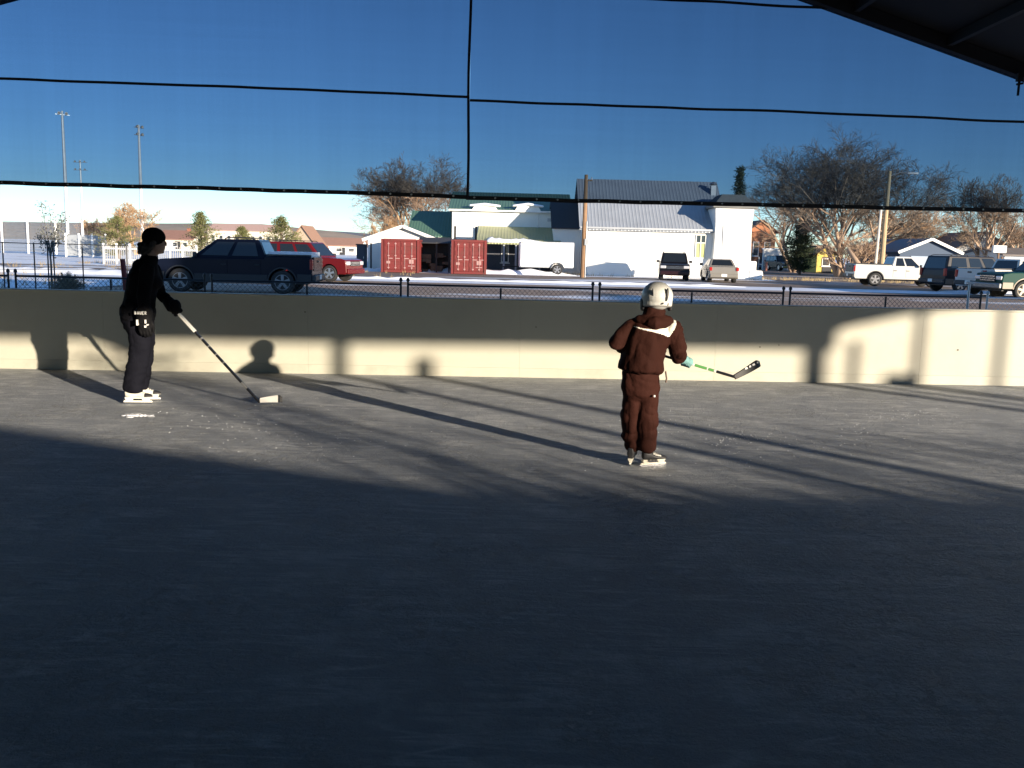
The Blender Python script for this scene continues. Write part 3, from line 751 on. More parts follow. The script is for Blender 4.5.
sA, bA, _ = stick('hockey_stick', 'long black hockey stick with white taped grip and blade resting on the ice', topA, hv, TOE + Vector((0, 0, .012)), None, tape_w, shaft_bk, bands=[(.30, tape_w, 'grip_tape', .036), (.36, shaft_bk, 'shaft', .03), (.375, shaft_gy, 'shaft_band', .0305), (.44, shaft_bk, 'shaft', .03), (.45, shaft_gy, 'shaft_band', .0305), (.52, shaft_bk, 'shaft', .03), (.53, shaft_gy, 'shaft_band', .0305), (.60, shaft_bk, 'shaft', .03), (.612, shaft_gy, 'shaft_band', .0305), (.80, shaft_bk, 'shaft', .03), (.86, shaft_gy, 'shaft_band', .0305), (1.0, shaft_bk, 'shaft', .03)])

# ------------------------------------------------------------------ the child, seen from behind
K0 = gnd(648, 466.5); KM = Matrix.Translation(K0); KI = KM.inverted()
brown_j = M('brown_jacket', (.027, .0094, .0068), .8, spec=.06, var=.2, scale=6, bump=.2, bscale=60)
brown_p = M('brown_snow_trousers', (.033, .0115, .0084), .78, spec=.06, var=.2, scale=6, bump=.2, bscale=60)
cream_f = M('cream_yoke', (.74, .70, .62), .8, spec=.06)
helmet_m = M('helmet_white', (.50, .50, .47), .38, var=.06, dirt=(.4, .4, .38), dscale=5, damt=.3)
teal = M('teal_knit', (.17, .33, .33), .9, spec=.06, var=.2, scale=30, bump=.5, bscale=80)
HK = Vector((.008, .01, 1.272))
ARM_R = [(.135, 0, 1.045), (.185, .015, .905), (.215, .105, .822)]
ARM_L = [(-.185, 0, 1.04), (-.27, -.03, .945), (-.16, .19, .86), (-.02, .285, .845)]
GR = KI @ at(687.5, 366, K0.y + .165); 
TOPK = KI @ at(636, 347.5, K0.y + .33); HEELK = KI @ at(735, 377, K0.y + .10); TOEK = KI @ at(763.5, 364.5, K0.y + .16)
# grip lies on the shaft
axk = (HEELK - TOPK).normalized(); tt = (GR.x - TOPK.x) / axk.x; GR = TOPK + axk * tt
GL = TOPK + axk * .06
LEGS_K = [[(-.135, .01, .62), (-.138, .06, .36), (-.105, .085, .1)], [(-.03, .0, .62), (-.02, .02, .36), (-.01, .025, .1)]]
b = MB()
head_mesh(b, HK, (.25, 1, 0), r=.09, hh=.11)
b.limb([(-.02, 0, 1.08), (-.005, 0, 1.18)], [(.045, .048), (.042, .046)], (1, 0, 0))
b.limb([(-.085, 0, .62), (-.08, 0, .78), (-.04, 0, .95), (-.025, 0, 1.07)], [(.115, .085), (.11, .08), (.125, .085), (.07, .05)], (1, 0, 0))
for l in LEGS_K: b.limb(l, [(.06, .065), (.048, .05), (.034, .036)], (1, 0, 0))
b.limb(ARM_R + [GR + Vector((-.01, .02, .02))], [(.038, .038), (.03, .03), (.022, .022), (.02, .02)], (1, 0, 0))
b.limb(ARM_L[:3] + [GL], [(.038, .038), (.03, .03), (.022, .022), (.02, .02)], (1, 0, 0))
person_k = fuse(b, 'person', skin, None, voxel=.008, smooth=2)
person_k.location = K0
tag(person_k, 'child seen from behind in brown snowsuit and white helmet, raising a short stick', 'person')
b = MB()
b.limb([(-.085, 0, .60), (-.085, 0, .74)], [(.145, .115), (.14, .11)], (1, 0, 0), 20)
for l, wd in zip(LEGS_K, ((.076, .085), (.078, .085))):
    l = [Vector(p) for p in l]; l[-1].z = .125
    b.limb([l[0], l[0].lerp(l[1], .55), l[1], l[1].lerp(l[2], .5), l[2]], [(wd[0] + .004, wd[1] + .01), (wd[0], wd[1] + .004), (wd[0] + .004, wd[1]), (wd[0] - .004, wd[1] - .004), (wd[0] - .008, wd[1] - .004)], (1, 0, 0), 20, dome=(1, .3))
tk = fuse(b, 'snow_trousers', brown_p, person_k, voxel=.008, smooth=4, fold=.01, fsize=.25, crease=[(.011, (6, 6, 11), 3), (.006, (12, 12, 6), 8)])
b = MB(); b.box((.006, -.112, .56), (.012, .012, .014)); b.build('zip_pull', white_rub, tk)
# jacket
def yoke(c):
    if c.y > .035 or c.z < 1.0: return 0
    x, z = c.x, c.z
    lo = [(-.215, 1.078), (-.12, 1.052), (-.03, 1.034), (.05, 1.015), (.098, .992), (.135, 1.055), (.165, 1.12)]
    hi = [(-.215, 1.080), (-.15, 1.068), (-.12, 1.061), (-.03, 1.050), (.03, 1.058), (.09, 1.10), (.165, 1.15)]
    if not -.165 < x < .15: return 0
    def g(P):
        for (a, za), (q, zq) in zip(P, P[1:]):
            if x <= q: return za + (zq - za) * (x - a) / (q - a)
        return P[-1][1]
    return 1 if g(lo) < z < g(hi) else 0
b = MB()
b.limb([(-.085, 0, .745), (-.083, 0, .83), (-.06, 0, .95), (-.032, 0, 1.04), (-.025, 0, 1.075)], [(.175, .155), (.163, .15), (.168, .15), (.165, .135), (.12, .095)], (1, 0, 0), 22, dome=(.25, 1))
b.limb([(-.165, .0, 1.035), (-.03, 0, 1.075), (.115, 0, 1.04)], [(.062, .07), (.06, .085), (.06, .07)], (0, 1, 0), 14)
b.limb(ARM_R, [(.075, .077), (.07, .072), (.052, .054)], (1, 0, 0), 16, dome=(1, .25))
b.limb(ARM_L[:3], [(.07, .072), (.066, .068), (.05, .05)], (1, 0, 0), 16)
b.limb(ARM_L[2:3] + [GL + (Vector(ARM_L[2]) - GL) * .3], [(.05, .05), (.042, .042)], (1, 0, 0), 16)
jk = fuse(b, 'jacket', [brown_j, cream_f], person_k, voxel=.006, smooth=4, fold=.012, fsize=.25, matfn=yoke, crease=[(.011, (9, 9, 4), 6), (.006, (10, 10, 13), 4)])
b = MB()   # hood lying on the back and standing collar
b.limb([(-.105, -.02, 1.105), (-.015, -.085, 1.095), (.085, -.02, 1.105)], [(.05, .05), (.055, .062), (.05, .05)], (0, 0, 1), 14)
b.limb([(-.015, .0, 1.08), (-.008, .005, 1.185)], [(.098, .09), (.082, .08)], (1, 0, 0), 16)
fuse(b, 'hood', brown_j, jk, voxel=.007, smooth=3, fold=.008, fsize=.1, crease=[(.007, (10, 10, 16), 4)])
b = MB()
b.tube([(.085, -.07, .74), (.092, -.09, .69), (.088, -.09, .66)], .007, 5)
b.build('drawcord', M('drawcord', (.13, .09, .07), .8), jk)
# helmet
b = MB()
b.ball(HK + Vector((0, -.012, .018)), (.116, .13, .108), 14)
b.limb([HK + Vector((-.0, -.022, .0)), HK + Vector((0, -.03, -.055))], [(.114, .112), (.108, .1)], (1, 0, 0), 20, dome=(1, .15))
hel = fuse(b, 'helmet', helmet_m, person_k, voxel=.006, smooth=3)
b = MB()
def vent(dx, z, w_, h_, rot=0):
    y = -math.sqrt(max(.0004, 1 - (dx / .116) ** 2 - ((z - .018) / .112) ** 2)) * .13 - .014
    q = Matrix.Rotation(rot, 3, 'Y')
    b.ball(HK + Vector((dx, y, z)), (w_, .012, h_), 8, 0, q)
vent(.052, .035, .0125, .05, R(4)); vent(.022, -.03, .012, .006, R(-25)); vent(.066, -.035, .0055, .013); vent(-.05, .05, .004, .03, R(-6))
b.build('vent', black_plastic, hel, smooth=True)
b = MB(); b.limb([HK + Vector((-.102, -.0, -.02)), HK + Vector((-.1, .005, -.075))], [(.022, .05), (.02, .042)], (1, 0, 0), 12)
b.limb([HK + Vector((.102, .0, -.03)), HK + Vector((.098, .005, -.075))], [(.016, .045), (.016, .04)], (1, 0, 0), 12)
b.build('ear_pad', black_plastic, hel, smooth=True)
# gloves
b = MB(); grip_hand(b, GR, axk, Vector((.1, -.75, .55)), w=.019, r=.02, fr=.0115)
b.limb([ARM_R[-1], GR + Vector((-.01, -.0, .02))], [(.04, .042), (.038, .036)], (1, 0, 0), 12)
b.ball(GR + Vector((.008, -.024, .008)), (.042, .034, .038), 7)
fuse(b, 'mitten', teal, person_k, voxel=.005, smooth=2)
b = MB(); grip_hand(b, GL, axk, Vector((-.5, .6, .4)), w=.019, r=.02, fr=.0115)
b.limb([GL + (Vector(ARM_L[2]) - GL) * .35, GL + (Vector(ARM_L[2]) - GL) * .08], [(.036, .036), (.034, .034)], (1, 0, 0), 12)
fuse(b, 'mitten', teal, person_k, voxel=.005, smooth=2)
skate_k = {'boot': black_plastic, 'toe': black_plastic, 'holder': M('holder_cream', (.74, .70, .58), .4, dirt=(.3, .27, .22), dscale=12, damt=.4), 'lace': M('lace', (.6, .58, .52), .8)}
s_ = skate(person_k, (.03, .02, 0), R(20), .225, skate_k)
b = MB()
for k, (x, w_) in enumerate(((-.035, .026), (-.005, .022), (.022, .024))):
    dd = Vector((math.cos(R(20)), math.sin(R(20)), 0)); nn = Vector((dd.y, -dd.x, 0)); p = Vector((.03, .02, .0)) + dd * x + nn * .0245; b.box(p + Vector((0, 0, .048)), (w_ * .8, .006, .016), R(20))
b.build('lettering', black_plastic, s_)
skate(person_k, (-.115, .085, 0), R(75), .225, skate_k)
topK, heelK, toeK = KM @ TOPK, KM @ HEELK, KM @ TOEK
sK, bK, (h0, bn, upv, nn, bl) = stick('hockey_stick', 'short black and green hockey stick with black blade held off the ice by the child', topK, heelK, toeK, None, shaft_bk, shaft_bk,
    lift=Vector((-.45, -.15, .88)), blade_h=.062, bands=[(.44, shaft_bk, 'shaft', .026), (.55, shaft_gy, 'shaft_band', .0265), (.60, M('shaft_white', (.7, .7, .66), .4), 'shaft_band', .0265), (.72, shaft_gr, 'shaft_band', .0265), (.735, tape_w, 'shaft_band', .027), (.79, shaft_gr, 'shaft_band', .0265), (.815, tape_w, 'shaft_band', .027), (1.0, shaft_bk, 'shaft', .027)], curve=-.02)
b = MB()
tow = (Vector((0, 0, 0)) - (K0 + Vector((0, 0, .8)))); un = nn if nn.dot(tow) > 0 else -nn
for q, w_ in ((.42, .02), (.56, .016), (.70, .022), (.86, .014)):
    o = h0 + (toeK - heelK) * q + upv * .03 + un * .009 + nn * (-.015 * q * q * 2); dd = bn * w_ / 2; vv = upv * .0075
    b.hexa([o - dd - vv, o + dd - vv, o + dd + vv, o - dd + vv, o - dd - vv + un * .003, o + dd - vv + un * .003, o + dd + vv + un * .003, o - dd + vv + un * .003])
b.build('lettering', white_rub, bK)
# ================================================================== VEHICLES
def wheel(parent, c, r, w, side, tone=None):
    b = MB(); h = w / 2
    b.lathe([(r * .62, -h * .8), (r * .72, -h), (r * .93, -h), (r, -h * .7), (r, h * .7), (r * .93, h), (r * .72, h), (r * .62, h * .8)], c, 'y', 28)
    wo = b.build('wheel', rubber, parent, smooth=True)
    b = MB(); y = side * (h * .78)
    b.lathe([(r * .02, y + side * .012), (r * .14, y + side * .012), (r * .16, y - side * .004)], c, 'y', 14)
    b.lathe([(r * .55, y - side * .05), (r * .64, y - side * .0), (r * .66, y + side * .014), (r * .62, y + side * .014), (r * .58, y - side * .02)], c, 'y', 28)
    for k in range(5):
        a = 2 * PI * k / 5 + .3; ca, sa = math.cos(a), math.sin(a)
        p = [Vector(c) + Vector((ca * rr - sa * t, y + dy, sa * rr + ca * t)) for dy in (-.012, .008) for rr, t in ((r * .1, -r * .1), (r * .6, -r * .13), (r * .6, r * .13), (r * .1, r * .1))]
        b.hexa(p)
    b.build('rim', tone or alloy, wo)
    b = MB(); b.lathe([(r * .02, y - side * .07), (r * .6, y - side * .07), (r * .6, y - side * .055), (r * .02, y - side * .055)], c, 'y', 20); b.build('brake_disc', black_plastic, wo)

def vehicle(name, label, cat, loc, rz, s, group='parked vehicles beyond the fence'):
    t = thing(name, label, cat, loc, rz, group)
    L, W, zb, zt = s['L'], s['W'], s['zb'], s['zt']; r = s['r']; zs = s.get('zs', .34); body = s['body']; lower = s.get('lower', body)
    xf, xr = s['xf'], s['xr']; F, B = L / 2, -L / 2
    top = s['top']            # front to rear
    Ra = r * 1.17
    def arch(xa):
        a0 = math.asin(max(-1, (zs - r) / Ra)); return [(xa + Ra * math.cos(a), r + Ra * math.sin(a)) for a in [PI - a0 - (PI - 2 * a0) * k / 14 for k in range(15)]]
    poly = [(F, zs + .06)] + list(top) + [(B, zs + .12), (B + .08, zs)] + arch(xr) + arch(xf) + [(F - .08, zs)]
    b = MB(); b.prism(poly, -W / 2, W / 2); b.build('body', body, t, bevel=.045, seg=3, smooth=False)
    b = MB(); b.box((0, 0, (zs + .55) / 2 + .06), (L * .9, W * .6, .5 - .1)); b.build('underbody', black_plastic, t)
    # cab
    x0b, x1b, x0t, x1t = s['cab']; wb, wt = W * .475, W * s.get('wt', .40)
    q = [Vector((x0b, -wb, zb - .03)), Vector((x0b, wb, zb - .03)), Vector((x1b, wb, zb - .03)), Vector((x1b, -wb, zb - .03)), Vector((x0t, -wt, zt)), Vector((x0t, wt, zt)), Vector((x1t, wt, zt)), Vector((x1t, -wt, zt))]
    b = MB(); b.hexa(q); b.build('cab', body, t, bevel=.05, seg=3)
    def quad(P, name, mat, par, out=.012):   # P: 4 corners; glass proud of the cab
        n = (P[1] - P[0]).cross(P[3] - P[0]).normalized(); ce = sum(P, Vector()) / 4
        if n.dot(ce - Vector(((x0b + x1b) / 2, 0, zb))) < 0: n = -n
        b = MB(); b.hexa([p - n * .02 for p in P] + [p + n * out for p in P]); return b.build(name, mat, par, bevel=.006)
    def bil(a, b_, c, d, u, v): return (a.lerp(b_, u)).lerp(d.lerp(c, u), v)
    for sd in (0, 1):
        A, Bc, C, D = (q[1], q[2], q[6], q[5]) if sd else (q[0], q[3], q[7], q[4])
        for (u0, u1) in s['win']:
            quad([bil(A, Bc, C, D, u0, .16), bil(A, Bc, C, D, u1, .16), bil(A, Bc, C, D, u1, .86), bil(A, Bc, C, D, u0 + (.02 if u0 < .1 else 0), .86)], 'window', glass, t)
    quad([bil(q[0], q[1], q[5], q[4], .06, .14), bil(q[0], q[1], q[5], q[4], .94, .14), bil(q[0], q[1], q[5], q[4], .92, .92), bil(q[0], q[1], q[5], q[4], .08, .92)], 'windscreen', glass, t)
    quad([bil(q[3], q[2], q[6], q[7], .08, s.get('rwin', .2)), bil(q[3], q[2], q[6], q[7], .92, s.get('rwin', .2)), bil(q[3], q[2], q[6], q[7], .9, .88), bil(q[3], q[2], q[6], q[7], .1, .88)], 'rear_window', glass, t)
    # doors: raised skins with a handle
    for sd in (-1, 1):
        for (xa, xb) in s['doors']:
            b = MB(); zl = zs + .12
            def cut(z):
                out = []
                for e in (xa, xb):
                    for xw in (xf, xr):
                        if abs(z - r) < Ra and abs(e - xw) < math.sqrt(max(0, Ra * Ra - (z - r) ** 2)) + .04: e = xw + (1 if (xa + xb) / 2 > xw else -1) * (math.sqrt(max(0, Ra * Ra - (z - r) ** 2)) + .05)
                    out.append(e)
                return out
            zz = [zl, (zl + r + .05) / 2 + .1, r + Ra * .85, zb - .06]; pts = [(cut(z)[0], z) for z in zz] + [(cut(z)[1], z) for z in reversed(zz)]
            b.prism(pts, sd * (W / 2 - .02), sd * (W / 2 + .012)); d = b.build('door', body, t, bevel=.008)
            b = MB(); hx = min(xa, xb) + .12; b.box((hx, sd * (W / 2 + .028), zb - .2), (.17, .035, .035)); b.build('handle', s.get('trim', black_plastic), d, bevel=.008)
    if lower is not body:
        for sd in (-1, 1):
            b = MB(); xs0, xs1 = xr + Ra + .03, xf - Ra - .03
            b.prism([(xs0, zs - .02), (xs1, zs - .02), (xs1, zs + .26), (xs0, zs + .26)], sd * (W / 2 - .02), sd * (W / 2 + .018))
            b.prism([(B + .03, zs + .02), (xr - Ra - .04, zs + .02), (xr - Ra - .04, zs + .3), (B + .03, zs + .3)], sd * (W / 2 - .02), sd * (W / 2 + .018))
            b.prism([(xf + Ra + .04, zs + .02), (F - .05, zs + .02), (F - .05, zs + .3), (xf + Ra + .04, zs + .3)], sd * (W / 2 - .02), sd * (W / 2 + .018))
            b.build('lower_trim', lower, t, bevel=.01)
    # arch lips
    for sd in (-1, 1):
        for xa in (xf, xr):
            b = MB(); o = arch(xa); n_ = len(o)
            ring = [[Vector((xa + (x - xa) * k, y, r + (z - r) * k)) for k, y in ((1.0, sd * (W / 2 - .02)), (1.0, sd * (W / 2 + .02)), (1.09, sd * (W / 2 + .016)), (1.09, sd * (W / 2 - .02)))] for x, z in o]
            b.loft(ring); b.build('wheel_arch', s.get('lip', lower), t)
    for xa in (xf, xr):
        for sd in (-1, 1): wheel(t, (xa, sd * (W / 2 - .13), r), r, .24, sd, s.get('rim'))
    # ends
    zbmp = zs + .14; bm_ = s.get('bumper', black_plastic)
    b = MB(); b.box((F + .02, 0, zbmp), (.16, W * .97, .24)); b.build('front_bumper', bm_, t, bevel=.05, seg=3)
    b = MB(); b.box((B - .03, 0, zbmp + .03), (.16, W * .97, .22)); b.build('rear_bumper', s.get('rbumper', bm_), t, bevel=.05, seg=3)
    zh = s.get('zh', .82); gh = s.get('gh', .2)
    b = MB(); b.box((F + .01, 0, zh), (.05, W * .56, gh))
    g = b.build('grille', s.get('grille', black_plastic), t, bevel=.015)
    b = MB()
    for k in range(3): b.box((F + .04, 0, zh - gh * .3 + k * gh * .3), (.015, W * .54, .022))
    b.build('grille_bar', chrome, g)
    for sd in (-1, 1):
        b = MB(); b.box((F - .05, sd * W * .385, zh + .02), (.16, W * .19, s.get('hl', .17))); b.build('headlight', lamp_clear, t, bevel=.03)
        b = MB(); zl, hl = s.get('tl', (.95, .3)); b.box((B + .03, sd * (W / 2 - .075), zl), (.1, .165, hl)); b.build('tail_light', lamp_red, t, bevel=.02)
        b = MB(); b.box((x0b - .22, sd * (W / 2 + .1), zb + .1), (.1, .2, .15)); b.build('mirror', s.get('mirror', black_plastic), t, bevel=.03)
    b = MB(); b.box((B - .115, 0, zbmp + .06), (.012, .32, .15)); b.build('number_plate', white_rub, t)
    if s.get('rails'):
        for sd in (-1, 1):
            b = MB(); y = sd * wt * .93; b.tube([(x0t - .25, y, zt + .0), (x0t - .35, y, zt + .055), (x1t + .3, y, zt + .06), (x1t + .12, y, zt + .0)], .02, 6); b.build('roof_rail', black_plastic, t)
        b = MB(); b.box((x1t + .35, 0, zt + .055), (.05, wt * 1.85, .03)); b.build('roof_bar', black_plastic, t)
    if s.get('bed'):
        xa, xb = s['bed']; zt_ = s['bedz']
        b = MB(); b.box(((xa + xb) / 2, 0, zt_ + .01 + s.get('bedh', 0) / 2), (abs(xb - xa), W * .84, .035 + s.get('bedh', 0))); b.build(s.get('bedname', 'bed_liner'), s.get('bedmat', black_plastic), t, bevel=.01)
        for sd in (-1, 1):
            b = MB(); b.box(((xa + xb) / 2, sd * W * .46, zt_ + .028), (abs(xb - xa) + .04, .09, .05)); b.build('bed_rail', s.get('railmat', black_plastic), t, bevel=.012)
        b = MB(); b.box((B - .006, 0, zt_ - .24), (.04, W * .76, .44)); tg = b.build('tailgate', s.get('gate', body), t, bevel=.012)
        b = MB(); b.box((B - .034, 0, zt_ - .16), (.02, .24, .07)); b.build('handle', black_plastic, tg)
    return t

def paint(name, col, rough=.25, **k): return M(name, col, rough, 0.0, var=.06, scale=.6, spec=k.get('spec', .4), coat=k.get('coat', .2), dirt=tuple(min(1, c * .7 + .01) for c in col), dscale=1.4, damt=k.get('damt', .3))
navy = paint('paint_navy', (.004, .006, .015), damt=.1, spec=.12, coat=0); navy_l = M('cladding_dark', (.008, .009, .012), .55)
red_p = paint('paint_red', (.10, .005, .007), spec=.2, coat=.05); tan_l = M('cladding_tan', (.24, .19, .13), .5)
blk = paint('paint_black', (.006, .0055, .007), spec=.2, coat=0); silv = paint('paint_silver', (.20, .185, .16)); whi = paint('paint_white', (.60, .585, .54)); char = paint('paint_charcoal', (.018, .016, .018), damt=.45, spec=.2, coat=0)
teal_p = paint('paint_teal', (.004, .045, .036), rough=.5, spec=.12, coat=0); blue_p = paint('paint_blue', (.015, .03, .09)); burg = paint('paint_maroon', (.02, .006, .007))
def vgnd(px, py): p = gnd(px, py, 0); return (p.x, p.y, -.01)

vehicle('pickup_truck', 'dark navy crew cab pickup parked in the shade, facing left behind the taller skater', 'pickup', vgnd(238, 291.5), PI + R(2), dict(
    L=5.3, W=1.88, zb=1.13, zt=1.74, r=.385, zs=.36, xf=1.62, xr=-1.68, body=navy, lower=navy_l, top=[(2.66, .72), (2.62, .98), (2.2, 1.06), (1.3, 1.13), (-1.1, 1.15), (-1.12, 1.22), (-2.62, 1.24), (-2.65, .8)],
    cab=(1.3, -1.18, .46, -.9), wt=.385, win=[(.10, .47), (.53, .90)], doors=[(1.15, .08), (.05, -1.0)], rails=True, bed=(-1.2, -2.6), bedz=1.235, rim=M('rim_shaded', (.2, .21, .23), .4, .7), bedname='bed_cover', bedh=.11, bedmat=M('bed_cover_pale', (.72, .73, .76), .6), tl=(.98, .34), zh=.84, gh=.24, trim=navy_l))  # rims use a darker alloy colour, the shade on them put into it
suv_top = lambda zb: [(2.4, .74), (2.36, .98), (2.0, 1.05), (.9, zb), (-2.36, zb + .02), (-2.4, .85)]
vehicle('sport_utility', 'dirty red sport utility parked nose right behind the navy pickup tail', 'suv', vgnd(309, 280), R(-14), dict(
    L=4.6, W=1.86, zb=1.08, zt=1.74, r=.37, zs=.34, xf=1.45, xr=-1.42, body=red_p, lower=red_p, top=[(2.28, .74), (2.24, .98), (1.95, 1.05), (.9, 1.08), (-2.26, 1.1), (-2.3, .85)], cab=(1.02, -2.26, .38, -2.02), wt=.39, win=[(.05, .31), (.36, .60), (.66, .93)], doors=[(.98, -.05), (-.08, -1.05)], rails=True, tl=(1.0, .34), zh=.82, bumper=red_p, rwin=.12))
vehicle('sport_utility', 'black sport utility facing the viewer in front of the white church wall', 'suv', vgnd(673, 279.5), -PI / 2 - R(8), dict(
    L=4.6, W=1.8, zb=1.05, zt=1.68, r=.36, zs=.33, xf=1.38, xr=-1.36, body=blk, lower=burg, top=[(2.28, .72), (2.25, .95), (1.95, 1.02), (.9, 1.05), (-2.26, 1.08), (-2.29, .8)], cab=(.98, -2.2, .32, -1.95), wt=.40, win=[(.05, .31), (.36, .60), (.66, .93)], doors=[(.94, -.05), (-.08, -1.0)], rails=True, tl=(1.0, .3), zh=.80, bumper=burg))
vehicle('sedan', 'small silver sedan seen from its tail beside the white church tower', 'car', vgnd(718, 281.5), PI / 2 - R(4), dict(
    L=4.3, W=1.7, zb=.93, zt=1.38, r=.31, zs=.24, xf=1.3, xr=-1.28, body=silv, top=[(2.12, .60), (2.05, .78), (.95, .92), (-1.3, .96), (-2.1, .93), (-2.14, .6)], cab=(1.1, -1.5, .25, -.92), wt=.36, win=[(.08, .46), (.52, .9)], doors=[(.95, .0), (-.03, -.95)], tl=(.80, .2), zh=.62, gh=.12, hl=.12, bumper=silv))
vehicle('pickup_truck', 'white pickup with dark bed parked side on, nose right, at the street edge', 'pickup', vgnd(897, 286), R(-4), dict(
    L=5.8, W=1.92, zb=1.14, zt=1.78, r=.40, zs=.42, xf=1.72, xr=-1.62, body=whi, lower=whi, lip=black_plastic, top=[(2.88, .8), (2.84, 1.02), (2.3, 1.1), (1.15, 1.14), (-.7, 1.16), (-.72, 1.26), (-2.84, 1.28), (-2.89, .85)], cab=(1.15, -.72, .45, -.5), wt=.39, win=[(.08, .5), (.56, .88)], doors=[(1.1, .12), (.09, -.62)], bed=(-.76, -2.82), bedz=1.275, tl=(1.02, .34), zh=.88, gh=.26, gate=navy))  # tailgate coloured navy to stand for the bluish shade on its white paint
vehicle('sport_utility', 'large dark charcoal sport utility parked between the white pickup and the teal truck', 'suv', vgnd(971, 291.5), R(14), dict(
    L=5.0, W=1.98, zb=1.14, zt=1.86, r=.385, zs=.38, xf=1.5, xr=-1.5, body=char, lower=M('cladding_bronze', (.08, .06, .045), .5), top=[(2.48, .78), (2.44, 1.0), (2.05, 1.1), (1.1, 1.14), (-2.44, 1.16), (-2.48, .85)], cab=(1.15, -2.42, .5, -2.22), wt=.41, win=[(.05, .3), (.35, .58), (.64, .93)], doors=[(1.1, .05), (.02, -1.0)], rails=True, tl=(1.02, .4), zh=.85, rwin=.12))
vehicle('pickup_truck', 'white pickup seen from its tailgate, half hidden behind the teal truck', 'pickup', tuple(at(1013, 292, 44.6).xy) + (-.01,), R(17), dict(
    L=5.4, W=1.88, zb=1.14, zt=1.76, r=.38, zs=.42, xf=1.68, xr=-1.6, body=whi, lower=whi, lip=black_plastic, top=[(2.68, .8), (2.64, 1.02), (2.3, 1.1), (1.15, 1.14), (-.7, 1.16), (-.72, 1.24), (-2.66, 1.26), (-2.7, .85)], cab=(1.15, -.72, .45, -.5), wt=.39, win=[(.08, .5), (.56, .88)], doors=[(1.1, .12), (.09, -.62)], bed=(-.76, -2.64), bedz=1.255, tl=(1.02, .36), zh=.88, gh=.26))
vehicle('pickup_truck', 'teal truck with tan lower panels and chrome grille, cut off by the right frame edge', 'pickup', tuple(at(1046, 299, 40.5).xy) + (-.01,), PI + R(5), dict(
    L=5.6, W=1.98, zb=1.18, zt=1.82, r=.41, zs=.44, xf=1.75, xr=-1.7, body=teal_p, lower=tan_l, lip=tan_l, top=[(2.78, .84), (2.74, 1.1), (2.4, 1.16), (1.15, 1.2), (-.7, 1.2), (-2.74, 1.24), (-2.78, .85)], cab=(1.15, -.75, .5, -.55), wt=.40, win=[(.08, .5), (.56, .88)], doors=[(1.1, -.1), (-.13, -.7)], bed=(-.8, -2.7), bedz=1.24, tl=(1.0, .4), zh=.90, gh=.3, bumper=M('bumper_grey', (.16, .165, .17), .4, .6), rim=M('rim_tan', (.5, .42, .3), .5)))
vehicle('sport_utility', 'distant dark sport utility facing the viewer on the side street by the white wall', 'suv', vgnd(780, 270.5), -PI / 2 + R(10), dict(
    L=4.6, W=1.85, zb=1.05, zt=1.72, r=.37, zs=.33, xf=1.38, xr=-1.36, body=blk, top=[(2.28, .72), (2.25, .95), (1.95, 1.02), (.9, 1.05), (-2.26, 1.08), (-2.29, .8)], cab=(.98, -2.2, .32, -1.95), wt=.40, win=[(.05, .31), (.36, .60), (.66, .93)], doors=[(.94, -.05)], tl=(1.0, .3), zh=.80, bumper=chrome))
vehicle('sedan', 'distant blue car parked in the side street left of the dark sport utility', 'car', vgnd(770, 269.6), -PI / 2 - R(35), dict(
    L=4.3, W=1.7, zb=.93, zt=1.40, r=.31, zs=.24, xf=1.3, xr=-1.28, body=blue_p, top=[(2.12, .60), (2.05, .78), (.95, .92), (-1.3, .96), (-2.1, .93), (-2.14, .6)], cab=(1.1, -1.5, .25, -.92), wt=.36, win=[(.08, .46), (.52, .9)], doors=[(.95, .0)], tl=(.80, .2), zh=.62, gh=.12, hl=.12, bumper=blue_p))

# enclosed white trailer
D = 62.0; p0, p1 = at(519, 276, D), at(573, 276, D); cx = (p0.x + p1.x) / 2; Lw = p1.x - p0.x
tl = thing('cargo_trailer', 'white enclosed cargo trailer standing left of the church wall', 'trailer', (cx, D - .2, 0), R(2), None)
tw = M('trailer_white', (.78, .78, .77), .4, var=.03, dirt=(.55, .53, .5), dscale=.8, damt=.2)
b = MB(); b.box((0, 1.0, 1.33), (Lw, 2.0, 1.72)); b.build('box_body', tw, tl, bevel=.06, seg=3)
for k in (-1, 1): wheel(tl, (Lw * .2, -.0 if k < 0 else 2.0, .36), .36, .2, k)
b = MB()
ring = [[Vector((Lw * .2 + math.cos(a) * rr, y, .36 + math.sin(a) * rr)) for rr, y in ((.43, -.02), (.43, -.14), (.48, -.14), (.48, -.02))] for a in [PI * k / 10 for k in range(11)]]
b.loft(ring); b.build('mudguard', black_plastic, tl)
b = MB(); b.box((0, -.012, .50), (Lw * .98, .03, .05)); b.box((0, -.012, 2.14), (Lw * .98, .03, .05))
for k in range(7): b.box((-Lw / 2 + .2 + k * (Lw - .4) / 6, -.008, 1.32), (.03, .02, 1.6))
b.build('side_rail', galv, tl)
b = MB(); b.bar((-Lw / 2, 1, .5), (-Lw / 2 - 1.1, 1, .46), .08); b.bar((-Lw / 2 - 1.0, 1, .45), (-Lw / 2 - 1.0, 1, .0), .06); b.build('tow_bar', dark_metal, tl)

